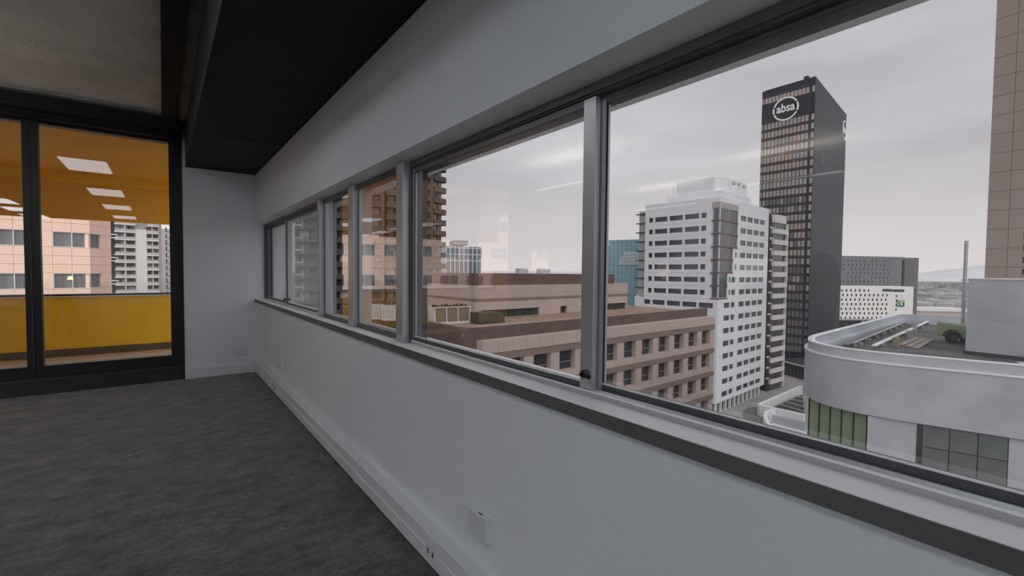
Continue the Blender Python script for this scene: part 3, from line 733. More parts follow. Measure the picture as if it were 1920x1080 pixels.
# ---- brown low building with roof terrace -----------------------------------------------------------------
c0, c1 = hz(893, 42.6), hz(1342, 70.9)
FB = Face(c0, c1)
wv = -FB.n                                   # away from the camera along the west side
lb = empty('terrace_building', (c0.x, c0.y, GZ), label='pink and brown low-rise with deep square windows and a roof terrace', cat='building')
DEP = 36.0
ZCO = EYE-6.6
cor = FB.upx(905)
fl_h = 3.62
ops = []; 
u_edges = []
for (a, b) in ((1135.7, 1160.5), (1174.5, 1197), (1209.5, 1230), (1241, 1260), (1269.5, 1287), (1296, 1312), (1319, 1334.5)):
    u_edges.append((FB.upx(a), FB.upx(b)))
pit = (u_edges[-1][0]-u_edges[0][0])/6; wu = sum(b-a for a, b in u_edges)/7
first = u_edges[0][0]
bays = [(first+pit*i, first+pit*i+wu) for i in range(-8, 7) if first+pit*i > cor+0.8]
ztop = [ZCO-2.0-fl_h*k for k in range(8)]
for k in range(8):
    for a, b in bays:
        ops.append((a, b, ztop[k]-2.15, ztop[k]))
mb = MB(); FB.holed(mb, cor, FB.w, GZ, ZCO, ops, 0.75)
mb.add([FB.pt(FB.w, GZ), FB.pt(FB.w, GZ, -DEP), FB.pt(FB.w, ZCO, -DEP), FB.pt(FB.w, ZCO)], [(0, 1, 2, 3)])
mb.add([FB.pt(cor, ZCO), FB.pt(FB.w, ZCO), FB.pt(FB.w, ZCO, -1.2), FB.pt(cor, ZCO, -1.2)], [(0, 1, 2, 3)])
mb.add([FB.pt(cor, GZ), FB.pt(cor, ZCO), FB.pt(cor, ZCO, -1.5), FB.pt(cor, GZ, -1.5)], [(0, 1, 2, 3)])
mb.build('wall', PNK, lb)
for k in range(8):
    piece(lb, 'brown_band', PNKB, FB, cor, FB.w+0.05, ztop[k]+0.02, ztop[k]+0.72, -0.3, 0.07)
for (a, b, c, d) in ops:
    if d > EYE-26:
        w_ = piece(lb, 'window', DGL, FB, a, b, c, d, -0.72, -0.66)
        rl_ = piece(w_, 'transom', RGRY, FB, a, b, c+0.75, c+0.80, -0.66, -0.63)
        rl_.location = FB.pt(a, c+0.75) - off(w_)
    else:
        pass
# cornice panels
n = 24
for i in range(n):
    a = cor+(FB.w-cor)*i/n; b = cor+(FB.w-cor)*(i+1)/n-0.03
    piece(lb, 'cornice_panel', PNK, FB, a, b, ZCO-1.22, ZCO+0.0, 0.0, 0.12)
# maroon parapet: runs behind the cornice, rounds the corner and goes up the west side
R_ = 1.6
path = [FB.pt(FB.w, 0, -1.2)]
path.append(FB.pt(R_-0.6, 0, -0.9))
for i in range(1, 8):
    t = i/8*math.pi/2
    path.append(FB.pt(R_-0.6 - math.sin(t)*R_, 0, -0.9 - (1-math.cos(t))*R_))
path.append(FB.pt(-0.6, 0, -DEP))
def strip(mb, path, z0, z1, th, close=False):
    """thick wall along a path; thickness th to the right-hand side of the path"""
    pts = [Vector((p.x, p.y)) for p in path]; vs = []; n = len(pts)
    for i in range(n):
        d = (pts[min(i+1, n-1)]-pts[max(i-1, 0)]).normalized(); q_ = pts[i] + Vector((d.y, -d.x))*th
        vs += [(pts[i].x, pts[i].y, z0), (pts[i].x, pts[i].y, z1), (q_.x, q_.y, z1), (q_.x, q_.y, z0)]
    fs = [(4*i+k, 4*i+4+k, 4*i+4+(k+1) % 4, 4*i+(k+1) % 4) for i in range(n-1) for k in range(4)] + [(0, 1, 2, 3), (4*n-1, 4*n-2, 4*n-3, 4*n-4)]
    return mb.add(vs, fs)
def soften(o):
    o.data.polygons.foreach_set('use_smooth', [True]*len(o.data.polygons))
    m_ = o.modifiers.new('edges', 'EDGE_SPLIT'); m_.split_angle = math.radians(35)
    return o
ZP = EYE-5.4; ZD = EYE-5.9
strip(MB(), path[1:], GZ, ZP, 0.35).build('west_wall', MAR, lb)
strip(MB(), path[:2], ZCO-0.2, ZP, 0.35).build('parapet', MAR, lb)
strip(MB(), [p + FB.n.to_3d()*0.0 for p in path], ZP, ZP+0.07, 0.42).build('coping', PNKB, lb)
strip(MB(), [FB.pt(FB.w, 0, -1.9)] + [FB.pt(0.6, 0, -1.9), FB.pt(0.1, 0, -2.1), FB.pt(-0.05, 0, -2.6), FB.pt(-0.05, 0, -DEP)], ZD, ZP-0.02, 0.25).build('gutter_kerb', CONW, lb)
MB().prism([FB.pt(-0.4, 0, -1.6), FB.pt(FB.w, 0, -1.3), FB.pt(FB.w, 0, -DEP), FB.pt(-0.4, 0, -DEP)], ZD-0.4, ZD).build('terrace_deck', TERR, lb)
# setback penthouse with banded walls
ph = FB.pt(0, 0, -12.0)
FP = Face(FB.pt(-0.5, 0, -12.0), FB.pt(FB.upx(1177)+8, 0, -12.0))
uR = FP.upx(1177); uL = FP.upx(890)
bz = [(-5.9, -4.9, None), (-4.9, -3.75, PNK), (-3.75, -3.4, PNKB), (-3.4, -1.7, PNK), (-1.7, -0.2, MAR)]
for a, b, m in bz:
    if m is None: continue
    u1 = uR if m is not MAR else FP.upx(1152)
    piece(lb, 'wall_band', m, FP, uL, u1, EYE+a, EYE+b, -20.0, 0.0 if m is not PNKB else 0.06)
for k in range(6):
    piece(lb, 'brick_course', PNKB, FP, uL, uR, EYE-3.3+0.29*k, EYE-3.285+0.29*k, 0, 0.012)
segs = [(890, 903, PNK), (903, 1012, DGL), (1012, 1052, PNK), (1052, 1064, RESD), (1064, 1122, PNK), (1122, 1175, DGL), (1175, 1177, PNK)]
for a, b, m in segs:
    if m is DGL:
        n = 4 if b-a > 60 else 3
        for i in range(n):
            x0, x1 = FP.upx(a+(b-a)*i/n), FP.upx(a+(b-a)*(i+1)/n)
            piece(lb, 'window', mat('green_grey_glazing', (0.045, 0.06, 0.06), 0.15, 0.3, 0.5, spec=0.6), FP, x0+0.05, x1-0.05, ZD, EYE-4.9, -0.5, -0.35)
    else:
        piece(lb, 'door' if m is RESD else 'base_wall', m, FP, FP.upx(a), FP.upx(b), ZD, EYE-4.9, -20.0 if a == 890 else -8.5, -0.4 if m is RESD else 0.0)
MB().box(0, 0, 0, 0, 0, 0) 
# rooftop clutter on the penthouse
for px in (1026, 1033, 1066, 1075):
    u = FP.upx(px); p = FP.pt(u, 0, -6)
    MB().box(p.x-0.5, p.x+0.5, p.y-0.5, p.y+0.5, EYE-0.2, EYE+0.35+0.3*random.random()).build('roof_unit', CGRY, lb)

# white framed planter boxes on the terrace
GRPP = 'white framed planter boxes on the terrace'
def planter(px0, px1, py, d, npan, label):
    f = Face(hz(px0, d), hz(px1, d+2.2))
    r = empty('planter_box', tuple(f.pt(f.w/2, ZD)), label=label, cat='planter', group=GRPP)
    h = 1.75; z0 = ZD+0.14
    MB().prism([f.pt(0, 0), f.pt(f.w, 0), f.pt(f.w, 0, -1.7), f.pt(0, 0, -1.7)], z0-0.14, z0).build('base', CONW, r)
    MB().prism([f.pt(0.12, 0, -0.1), f.pt(f.w-0.12, 0, -0.1), f.pt(f.w-0.12, 0, -1.6), f.pt(0.12, 0, -1.6)], z0, z0+h*0.96).build('body', TUSK, r)
    # white slatted side facing left
    mb = MB()
    for k in range(7):
        a = f.pt(0.0, z0, -0.1-k*0.24); b = f.pt(-0.28, z0+h, -0.1-k*0.24)
        MB().bar(a, b, 0.17, 0.05).build('slat', CONW, r)
    for k in range(npan+1):
        u = f.w*k/npan
        MB().bar(f.pt(u, z0, -0.02), f.pt(u+(0.12 if k == npan else -0.1), z0+h, 0.06), 0.09, 0.09).build('frame_post', CONW, r)
    MB().bar(f.pt(-0.25, z0+h, 0.06), f.pt(f.w+0.15, z0+h, 0.06), 0.09, 0.09).bar(f.pt(0, z0+0.05, 0), f.pt(f.w, z0+0.05, 0), 0.07, 0.08).build('frame_rail', CONW, r)
    for k in range(npan):
        piece(r, 'panel', TUSK, f, f.w*(k+0.07)/npan, f.w*(k+0.93)/npan, z0+0.12, z0+h-0.08, -0.1, -0.04)
    mb = MB()
    for k in range(int(26*f.w)):
        p = f.pt(random.uniform(-0.1, f.w+0.1), z0+h-0.1, -random.uniform(0, 1.6)); q_ = Vector((random.uniform(-.35, .35), random.uniform(-.35, .35), random.uniform(.15, .45)))
        s_ = Vector((random.uniform(-1, 1), random.uniform(-1, 1), 0)).normalized()*0.13
        mb.add([p-s_, p+s_, p+q_+s_*0.3, p+q_*0.6-s_*1.4], [(0, 1, 2, 3)])
    mb.build('foliage', LEAF, r, kind='stuff')
    return r
planter(722, 733, 598, 55.5, 1, 'leftmost small white framed planter box on the terrace')
planter(741, 756, 600, 54.0, 1, 'second white framed planter box, partly hidden by the window post')
planter(785, 804, 603, 51.5, 1, 'third white framed planter box, just right of the window post')
planter(817, 881, 604, 50.5, 3, 'longest white framed planter box with three brown panels')
# covered rooftop machine
fm = Face(hz(899, 51.0), hz(948, 53.5))
r = empty('covered_machine', tuple(fm.pt(fm.w/2, ZD)), label='dark olive covered machine with a sloping side on the terrace', cat='machine')
vs = [fm.pt(0.1, ZD), fm.pt(fm.w, ZD), fm.pt(fm.w*0.98, ZD+0.7), fm.pt(fm.w*0.84, ZD+1.25), fm.pt(0.0, ZD+1.3)]
vs += [v + Vector((-fm.n.x, -fm.n.y, 0))*1.8 for v in vs]
MB().add(vs, [(0,1,2,3,4),(9,8,7,6,5)]+[(i, (i+1) % 5, 5+(i+1) % 5, 5+i) for i in range(5)]).build('cover', mat('olive_tarpaulin', (0.085, 0.075, 0.055), 0.7, 0.15, 1.5, 0.3, 2), r, bevel=0.08)
MB().bar(fm.pt(0.15, ZD+0.02, 0.05), fm.pt(fm.w, ZD+0.02, 0.05), 0.1, 0.12).build('skid', RESD, r)
# green railing pieces beside the machine
r = empty('terrace_railing', tuple(hz(886, 53).to_3d()+Vector((0, 0, ZD))), label='green metal railing on the terrace between planter and machine', cat='railing')
fr_ = Face(hz(884, 53), hz(900, 54))
for k in range(4): MB().bar(fr_.pt(0, ZD+0.35+0.33*k), fr_.pt(fr_.w, ZD+0.35+0.33*k), 0.05, 0.06).build('rail', GRN, r)
for k in (0, 1): MB().bar(fr_.pt(fr_.w*k, ZD), fr_.pt(fr_.w*k, ZD+1.5), 0.06, 0.06).build('post', GRN, r)

# ---- grey-brown residential tower ------------------------------------------------------------------------
d0, d1_, d2 = hz(553, 113), hz(757, 117), hz(834, 131)
FD, FE = Face(d0, d1_), Face(d1_, d2)
rt = empty('apartment_tower', (d1_.x, d1_.y, GZ), label='tall grey-brown apartment tower with stacked balcony bands seen through the fixed panes', cat='building')
d3 = d0+(d2-d1_)
wallbox(MB(), [d0-FD.n*1.5, d1_-FD.n*1.5-FE.n*1.5, d2-FE.n*1.5, d3], GZ, EYE+58).build('core', RESD, rt)
H3 = 3.06
def tband(face, u0, u1, z, win):
    piece(rt, 'balcony_parapet', RES, face, u0, u1, z, z+1.42, -1.5, 0.0)
    for (a, b, m) in win:
        piece(rt, 'window', m, face, a, b, z+1.42, z+3.0, -1.5, -1.15)
segD = [(0.4, FD.upx(603)), (FD.upx(611), FD.upx(655)), (FD.upx(662), FD.upx(713)), (FD.upx(724), FD.w-0.3)]
segE = [(0.3, FE.upx(807)), (FE.upx(815), FE.w)]
for k in range(-6, 17):
    z = EYE-2.2+H3*k
    for f_, sg in ((FD, segD), (FE, segE)):
        for (a, b) in sg:
            w = b-a; win = []
            nn_ = max(2, int(w/2.6))
            for i in range(nn_):
                m = RESW if random.random() < 0.10 else (CURT if random.random() < 0.4 else DGL)
                win.append((a+w*(i+0.12)/nn_, a+w*(i+0.88)/nn_, m))
            tband(f_, a, b, z, win)
    # rounded balcony ends at the right edge and white rails at the left edge
    e = FE.pt(FE.w, z, -1.2)
    MB().cyl((e.x, e.y, z), (e.x, e.y, z+1.45), 1.25, 12).build('balcony_end', RES, rt)
    e = FD.pt(-0.2, z, -0.8)
    piece(rt, 'balcony_rail', RWHT, FD, 0.0, 1.9, z+0.9, z+1.25, 0.02, 0.12); piece(rt, 'balcony_post', RWHT, FD, 1.75, 1.95, z+0.2, z+2.2, 0.02, 0.14)
for f_, us in ((FD, (0.0, 603, 655, 713, FD.w-0.3)), (FE, (0.0, 807))):
    for p in us:
        u = p if p < 100 else f_.upx(p)
        piece(rt, 'pier', RES, f_, u, u+ (0.4 if p == 0.0 else 1.05), GZ, EYE+58, -1.6, 0.05)
# ---- beige tower behind it, seen in the farthest pane
g0, g1 = hz(478, 182), hz(549, 190)
FG = Face(g0, g1)
bt = empty('beige_tower', (g0.x, g0.y, GZ), label='pale beige residential tower seen through the farthest sliding pane', cat='building')
ops = []; pan = []
for k in range(-12, 14):
    z = EYE+2.9*k
    for a, b in ((482, 487), (490, 495), (502.5, 505), (510.5, 518), (529.5, 536)):
        o = (FG.upx(a), FG.upx(b), z, z+1.6); ops.append(o)
mb = MB(); FG.holed(mb, 0, FG.w, GZ, EYE+48, ops, 0.4)
wallbox(mb, [g0, g1, g1-FG.n*20, g0-FG.n*20], GZ, EYE+48, skip=(0,)); mb.build('wall', BEI, bt)
for i, (a, b, c, d) in enumerate(ops):
    piece(bt, 'window', RESW if random.random() < 0.45 else CURT, FG, a, b, c, d, -0.4, -0.2)
for a, b in ((505.5, 510), (519, 521)):
    piece(bt, 'pier', mat('beige_tower_pier', (0.42, 0.34, 0.31), 0.8, 0.05, 0.2), FG, FG.upx(a), FG.upx(b), GZ, EYE+48, -0.2, 0.25)
# ---- glass offices far behind
def glass_block(name, px0, d0_, px1, d1_2, ztop, m, fm, label, nv, nh, dep=25, vw=0.25):
    f = Face(hz(px0, d0_), hz(px1, d1_2))
    r = empty(name, tuple(f.pt(0, GZ)), label=label, cat='building')
    mb = MB(); f.slab(mb, 0, f.w, GZ, ztop, -dep, 0); mb.build('curtain_wall', m, r)
    for i in range(nv+1): piece(r, 'mullion', fm, f, f.w*i/nv-vw/2, f.w*i/nv+vw/2, GZ+12, ztop, 0, 0.25)
    for i in range(nh): piece(r, 'transom', fm, f, 0, f.w, ztop-1-i*3.6, ztop-1-i*3.6+vw, 0, 0.12)
    return r, f
r, f = glass_block('glass_office', 836, 255, 902, 262, zz(870, 462, 255), mat('blue_grey_glass', (0.16, 0.19, 0.22), 0.12, 0.2, 0.05, spec=0.7), CONW, 'blue-grey glass office with white mullions behind the apartment tower', 8, 3, vw=0.45)
mb = MB(); f.slab(mb, f.w*0.22, f.w*0.62, EYE+15, EYE+17.5, -12, 0.3); mb.build('plant_room', RGRY, r)
r, f = glass_block('teal_office', 1127, 225, 1199, 215, zz(1160, 450, 220), TEAL, mat('teal_mullion', (0.20, 0.32, 0.38), 0.4, 0.1, 0.2), 'teal mirror-glass office left of the white office block', 9, 14, vw=0.12)
letters(r, 'sign_lettering', 'EXL', f, 2.6, zz(1137, 456.5, 222), 2.6, LOGO, 0.2, 0.02, 1.0)
for k in range(8):
    piece(r, 'louvre', CONW, f, f.w*(0.60-0.02*k), f.w*0.99, zz(1180, 475+k*3.0, 217), zz(1180, 473.8+k*3.0, 217), 0.1, 0.5)
# ---- hotel and grey slab in the distance on the right
f = Face(hz(1560, 330), hz(1716, 345))
r = empty('grey_slab_block', tuple(f.pt(0, GZ)), label='long grey slab block with columns of small windows behind the white hotel', cat='building')
zt = zz(1650, 481, 337)
mb = MB(); f.slab(mb, 0, f.w*0.86, GZ, zt, -18, 0); mb.build('wall', mat('slab_grey_render', (0.20, 0.20, 0.215), 0.8, 0.06, 0.05), r)
mb = MB(); f.slab(mb, f.w*0.86, f.w*1.055, GZ, zt-0.4, -18, -1.0); mb.build('end_wing', mat('slab_end_render', (0.155, 0.15, 0.145), 0.8, 0.06, 0.05), r)
for i in range(14):
    for j in range(7):
        if random.random() < 0.8: piece(r, 'window', DGL, f, 2+i*3.6+(j % 2)*0.6, 3.1+i*3.6+(j % 2)*0.6, zt-4.3-j*3.0, zt-2.7-j*3.0, -0.2, 0.05)
piece(r, 'dark_strip', RESD, f, f.w*0.83, f.w*0.86, GZ+10, zt-2, 0, 0.2)
f = Face(hz(1566, 280), hz(1714, 285))
r = empty('white_hotel', tuple(f.pt(0, GZ)), label='white hotel block with staggered small windows and a green sign', cat='building')
zt = zz(1640, 537, 282); zb = zz(1640, 598, 282)
mb = MB(); f.slab(mb, 0, f.w, zb, zt, -16, 0); mb.build('wall', mat('hotel_white', (0.80, 0.78, 0.76), 0.7, 0.03, 0.1), r)
mb = MB(); f.slab(mb, 0.5, f.w, GZ, zb, -15, -1.5); mb.build('ground_storey', RESD, r)
mb = MB(); f.slab(mb, 0, f.w+2, zb-0.9, zb, -16, 0.8); mb.build('canopy', RGRY, r)
for i in range(3):
    piece(r, 'column', RWHT, f, 3+i*16, 3.6+i*16, GZ, zb, -0.4, 0.2)
for j in range(7):
    for i in range(12):
        u = 1.4+i*2.95+(j % 2)*0.75
        if j == 0 and i > 7: continue
        piece(r, 'window', RESD, f, u, u+0.95, zt-2.6-j*2.83-0.75, zt-2.6-j*2.83+0.75, -0.2, 0.05)
for j in range(4): piece(r, 'window', RESD, f, f.w*0.775, f.w*0.775+0.9, zt-6.6-j*2.83, zt-5.2-j*2.83, -0.2, 0.05)
piece(r, 'strip_window', DGL, f, f.w*0.60, f.w*0.73, zt-3.2, zt-1.6, -0.2, 0.05); piece(r, 'strip_window', DGL, f, f.w*0.735, f.w*0.88, zt-3.4, zt-1.8, -0.2, 0.05)
for j in range(4): piece(r, 'louvre', CONW, f, f.w*0.795, f.w*0.88, zt-5.2-j*0.7, zt-4.95-j*0.7, 0, 0.2)
sg = piece(r, 'sign_panel', mat('sign_dark_green', (0.05, 0.17, 0.10), 0.5, 0.05, 1), f, f.w*0.79, f.w*0.885, zt-12.6, zt-8.6, 0.05, 0.3)
piece(r, 'sign_stripe', mat('sign_yellow', (0.75, 0.72, 0.08), 0.5, 0.03, 1), f, f.w*0.81, f.w*0.88, zt-9.4, zt-8.9, 0.3, 0.34)
piece(r, 'sign_stripe', LOGO, f, f.w*0.797, f.w*0.806, zt-12.0, zt-9.2, 0.3, 0.34)
letters(r, 'sign_letter', 'R', f, f.w*0.845, zt-10.8, 3.2, LOGO, 0.34, 0.05)

# ---- rounded grey-white building close by on the right ------------------------------------------------------
HX, HD = (RX[0], RY[0]), (-RX[2], -RY[2])
def cf(xc, d): return Vector((xc*RX[0] - d*RX[2], xc*RY[0] - d*RY[2]))*1.0
rb = empty('rounded_building', tuple(cf(26, 30).to_3d()+Vector((0, 0, GZ))), label='pale grey plastered building with a rounded corner and flat roof', cat='building')
far = cf(45.8, 54); s0 = cf(22.9, 34.3); s1 = cf(22.0, 25.9); s2 = cf(26.6, 22.4); s3 = cf(33, 17.6)
outl = [far, s0]
ctrl = [s0, cf(17.6, 29.5), s1]
for i in range(1, 28):
    t = i/28; outl.append(ctrl[0]*(1-t)**2 + ctrl[1]*2*t*(1-t) + ctrl[2]*t*t)
outl += [s1, s2]
front_end = s2
zt = EYE-4.5
def out3(p): return Vector((p.x, p.y, 0))
o3 = [out3(p) for p in outl]
# the direction of the outline runs clockwise as seen from above or not: pick the inward side
ctr = cf(38, 36)
sgn = 1.0
d_ = (o3[3]-o3[2]).normalized(); 
if Vector((d_.y, -d_.x)).dot(ctr - outl[2]) < 0: sgn = -1.0
def inset(path, t):
    res = []
    for i in range(len(path)):
        d = (path[min(i+1, len(path)-1)]-path[max(i-1, 0)]).normalized(); res.append(path[i]+Vector((d.y, -d.x, 0))*t*sgn)
    return res
soften(strip(MB(), inset(o3, -0.18), EYE-8.2, zt-0.55, 1.0*sgn).build('drum_wall', CONG, rb))
soften(strip(MB(), o3, zt-0.55, zt, 0.35*sgn).build('parapet', CONG, rb))
soften(strip(MB(), inset(o3, -0.22), zt-0.60, zt-0.52, 0.25*sgn).build('ledge', CONW, rb))
soften(strip(MB(), inset(o3, -0.02), zt, zt+0.05, 0.10*sgn).build('coping', CONW, rb))
soften(strip(MB(), inset(o3, 0.16), zt, zt+0.05, 0.22*sgn).build('coping_inner', CONW, rb))
fpar = [far, cf(62, 47)]
strip(MB(), [out3(p) for p in fpar], zt-1.15, zt+0.0, -0.35*sgn).build('far_parapet', CONG, rb)
ip = [Vector((p.x, p.y)) for p in inset(o3, 0.3)]
MB().prism(ip + [cf(40, 22), cf(62, 47)], EYE-5.9, EYE-5.6).build('roof_deck', ROOFD, rb)
# lower storeys: recessed green shopfront, plain wall, dark window
lo = inset(o3, 1.0)
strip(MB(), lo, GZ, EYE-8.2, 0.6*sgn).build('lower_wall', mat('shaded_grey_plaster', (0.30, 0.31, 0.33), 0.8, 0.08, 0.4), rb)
FQ = Face(s1, s2)
strip(MB(), [FQ.pt(FQ.upx(1626, 815), 0, 0.02), FQ.pt(FQ.w+0.3, 0, 0.02)], EYE-16, EYE-8.25, 0.5*(1 if sgn > 0 else -1)).build('front_wall', CONG, rb)
ua_, ub_ = FQ.upx(1718, 830), FQ.upx(1890, 870)
mb = MB(); FQ.slab(mb, ua_, ub_, EYE-10.9, EYE-8.28, 0.0, 0.035); mb.build('window_recess', RESD, rb)
for i in range(3):
    for j in range(2):
        a = ua_+0.25+(ub_-ua_-0.25)*i/3; b = ua_+0.25+(ub_-ua_-0.25)*(i+1)/3-0.05
        piece(rb, 'window', mat('grey_reflective_glass', (0.12, 0.135, 0.14), 0.08, 0.2, 0.5, spec=0.8), FQ, a, b, EYE-10.8+j*1.35, EYE-9.5+j*1.22, 0.035, 0.06)
for i in range(5):
    k0, k1 = i/5, (i+1)/5
    seg = [lo[k] for k in range(8, len(lo)-1)]
def on_outline(px):
    r_ = ray(px, hor(px)); r_ = Vector((r_.x, r_.y)); best = None
    for a, b in zip(outl[1:], outl[2:]):
        ca, cb = r_.x*a.y-r_.y*a.x, r_.x*b.y-r_.y*b.x
        if ca*cb <= 0 and ca != cb:
            p = a + (b-a)*(ca/(ca-cb))
            if best is None or p.length < best.length: best = p
    return best
fa, fb = on_outline(1527), on_outline(1637)
fn_ = Vector((fa.x, fa.y)).normalized()*0.25
FS = Face(fa+fn_, fb+fn_*0.6)
for i in range(5):
    piece(rb, 'shopfront_pane', GGL, FS, FS.w*i/5+0.04, FS.w*(i+1)/5-0.04, EYE-11.6, EYE-8.25, 0.0, 0.06)
    piece(rb, 'shopfront_mullion', RESD, FS, FS.w*i/5-0.04, FS.w*i/5+0.04, EYE-11.6, EYE-8.25, 0.0, 0.1)
# stepped side block at the right edge
MB().prism([s2 + (s2-s1).normalized()*0.0, s2+(s2-s1).normalized()*4 + FQ.n*0.5, s2+(s2-s1).normalized()*4-FQ.n*6, s2-FQ.n*6], GZ, zt-0.55).build('side_block', CONG, rb)
piece(rb, 'side_coping', CONW, Face(s2, s2+(s2-s1).normalized()*4), -0.05, 4, zt-0.55, zt-0.45, -1.0, 0.2)
# lift-motor block on the roof
j0 = hz(1816, 32.8); jd = (cf(0.55, -0.83)).normalized(); jn = Vector((-jd.y, jd.x))
if jn.dot(j0) < 0: jn = -jn
lm = empty('lift_motor_room', tuple(j0.to_3d()+Vector((0, 0, EYE-5.6))), label='large plain grey plastered box on the roof of the rounded building', cat='building')
MB().prism([j0, j0+jd*9, j0+jd*9+jn*8, j0+jn*8], EYE-5.6, EYE-0.2).build('wall', CONG, lm)
MB().prism([j0-jd*.04-jn*.04, j0+jd*9-jn*.04, j0+jd*9+jn*8, j0-jd*.04+jn*8], EYE-0.2, EYE-0.12).build('coping', CONW, lm)
fj = Face(j0, j0+jd*9)
piece(lm, 'joint', RGRY, fj, 0, 9, EYE-3.02, EYE-3.0, 0, 0.008)
piece(lm, 'base_kerb', RESD, fj, -0.1, 9, EYE-5.6, EYE-5.35, 0, 0.1)
# steel beams and boards lying on the roof
ZR = EYE-5.6
def roofpt(px, py, z=ZR):
    d = (EYE-z)*F/(py-hor(px)); return at(px, py, d)
GB = 'steel beams laid on the flat roof'
def beam(a, b, w, h, label, m=STEEL, blocks=0):
    r = empty('roof_beam', tuple(Vector((a.x, a.y, ZR))), label=label, cat='beam', group=GB)
    lift = 0.35
    A = Vector((a.x, a.y, ZR+lift)); B = Vector((b.x, b.y, ZR+lift))
    MB().bar(A, B, w, h).build('flange', m, r)
    MB().bar(A-Vector((0, 0, h*0.8)), B-Vector((0, 0, h*0.8)), w*0.35, h).build('web', RESD, r)
    for i in range(blocks):
        p = A.lerp(B, (i+0.5)/blocks)
        MB().box(p.x-0.35, p.x+0.35, p.y-0.3, p.y+0.3, ZR, ZR+lift-h*0.9).build('block', mat('stained_concrete_block', (0.22, 0.21, 0.20), 0.9, 0.25, 2), r)
beam(roofpt(1585, 655), roofpt(1690, 607), 0.35, 0.10, 'long dark steel beam nearest the left parapet of the flat roof', mat('dark_steel', (0.14, 0.14, 0.145), 0.5, 0.2, 1), 7)
beam(roofpt(1598, 652), roofpt(1700, 608), 0.22, 0.08, 'second thinner steel beam on blocks beside the left parapet', STEEL, 8)
beam(roofpt(1638, 657), roofpt(1742, 607), 0.26, 0.10, 'pale steel beam crossing the middle of the flat roof', CONW, 6)
GBD = 'weathered boards on the flat roof'
for i, (a, b, lab) in enumerate((((1688, 648), (1722, 634), 'left weathered board lying on the flat roof'), ((1702, 651), (1735, 635), 'middle weathered board lying on the flat roof'), ((1716, 654), (1746, 637), 'right weathered board lying on the flat roof'))):
    A, B = roofpt(*a), roofpt(*b)
    r = MB().bar(A+Vector((0, 0, 0.06)), B+Vector((0, 0, 0.06)), 0.42, 0.05).build('roof_board', RUST, None, 0.01, label=lab, cat='board', group=GBD)
pp = roofpt(1680, 651)
MB().box(pp.x-0.2, pp.x+0.2, pp.y-0.2, pp.y+0.2, ZR, ZR+0.8).build('roof_drum', mat('yellow_brown_post', (0.24, 0.21, 0.13), 0.7, 0.1, 2), None, 0.05, label='squat yellow-brown block between the roof beams', cat='block')
for (px, py) in ((1706, 634), (1714, 622)):
    p_ = roofpt(px, py)
    MB().cyl((p_.x, p_.y, ZR), (p_.x, p_.y, ZR+0.6), 0.24, 16).cyl((p_.x, p_.y, ZR+0.6), (p_.x, p_.y, ZR+0.67), 0.28, 16).build('roof_vent', STEEL, None, 0, label='round grey roof vent, %s' % ('nearer of the two' if py == 634 else 'farther of the two'), cat='vent', group='round roof vents')
# green trailer
ta, tb = roofpt(1755, 641), roofpt(1828, 648)
ft = Face(ta.to_2d(), tb.to_2d())
tr_ = empty('green_trailer', tuple(ta), label='faded green wheeled machine with rounded mudguard parked against the grey roof block', cat='trailer')
L_ = ft.w
vs = [ft.pt(0, ZR+0.55), ft.pt(L_, ZR+0.55), ft.pt(L_, ZR+1.35), ft.pt(L_*0.72, ZR+1.55), ft.pt(0.05, ZR+1.75), ft.pt(0, ZR+1.6)]
vs += [v - Vector((ft.n.x, ft.n.y, 0))*1.5 for v in vs]
MB().add(vs, [(0,1,2,3,4,5),(11,10,9,8,7,6)]+[(i, (i+1) % 6, 6+(i+1) % 6, 6+i) for i in range(6)]).build('body', GRN, tr_, bevel=0.05)
wc = ft.pt(L_*0.45, ZR+0.55, 0.02)
mb = MB(); n = 14
vs = []
for i in range(n+1):
    a = math.pi*i/n
    for r_, o in ((0.75, 0.0), (0.75, 0.3), (0.66, 0.3), (0.66, 0.0)):
        vs.append(ft.pt(L_*0.45+math.cos(a)*r_, ZR+0.55+math.sin(a)*r_, o))
mb.add(vs, [(4*i+k, 4*i+4+k, 4*i+4+(k+1) % 4, 4*i+(k+1) % 4) for i in range(n) for k in range(4)]).build('mudguard', GRN, tr_)
wh = MB().cyl(ft.pt(L_*0.45, ZR+0.5, -0.15), ft.pt(L_*0.45, ZR+0.5, 0.22), 0.5, 20).build('wheel', RUB, tr_)
MB().cyl(ft.pt(L_*0.45, ZR+0.5, 0.2), ft.pt(L_*0.45, ZR+0.5, 0.25), 0.22, 14).build('hub', RESD, wh)
MB().bar(ft.pt(0.05, ZR, -0.1), ft.pt(0.05, ZR+0.6, -0.1), 0.06, 0.06).build('leg', STEEL, tr_)
MB().bar(ft.pt(L_*0.5, ZR+0.2, -0.7), ft.pt(L_*1.0, ZR+0.35, -0.7), 1.3, 0.3).build('chassis', RESD, tr_)
# mast
ma = roofpt(1804, 640)
mm = empty('antenna_mast', tuple(ma), label='tall thin grey steel mast standing beside the grey roof block', cat='mast')
ztm = EYE+3.05
MB().cyl((ma.x, ma.y, ZR), (ma.x, ma.y, ztm), 0.13, 10).build('pole', STEEL, mm)
for z in (-0.3, -1.0, -2.5):
    MB().bar((ma.x-0.2, ma.y+0.2, EYE+z), (ma.x+0.5, ma.y-0.4, EYE+z), 0.08, 0.08).build('bracket', STEEL, mm)
e = ft.pt(L_*0.62, ZR+0.1, 0.5)
MB().bar((ma.x, ma.y, ZR+1.3), (e.x, e.y, ZR+0.3), 0.09, 0.09).build('stay', STEEL, mm)

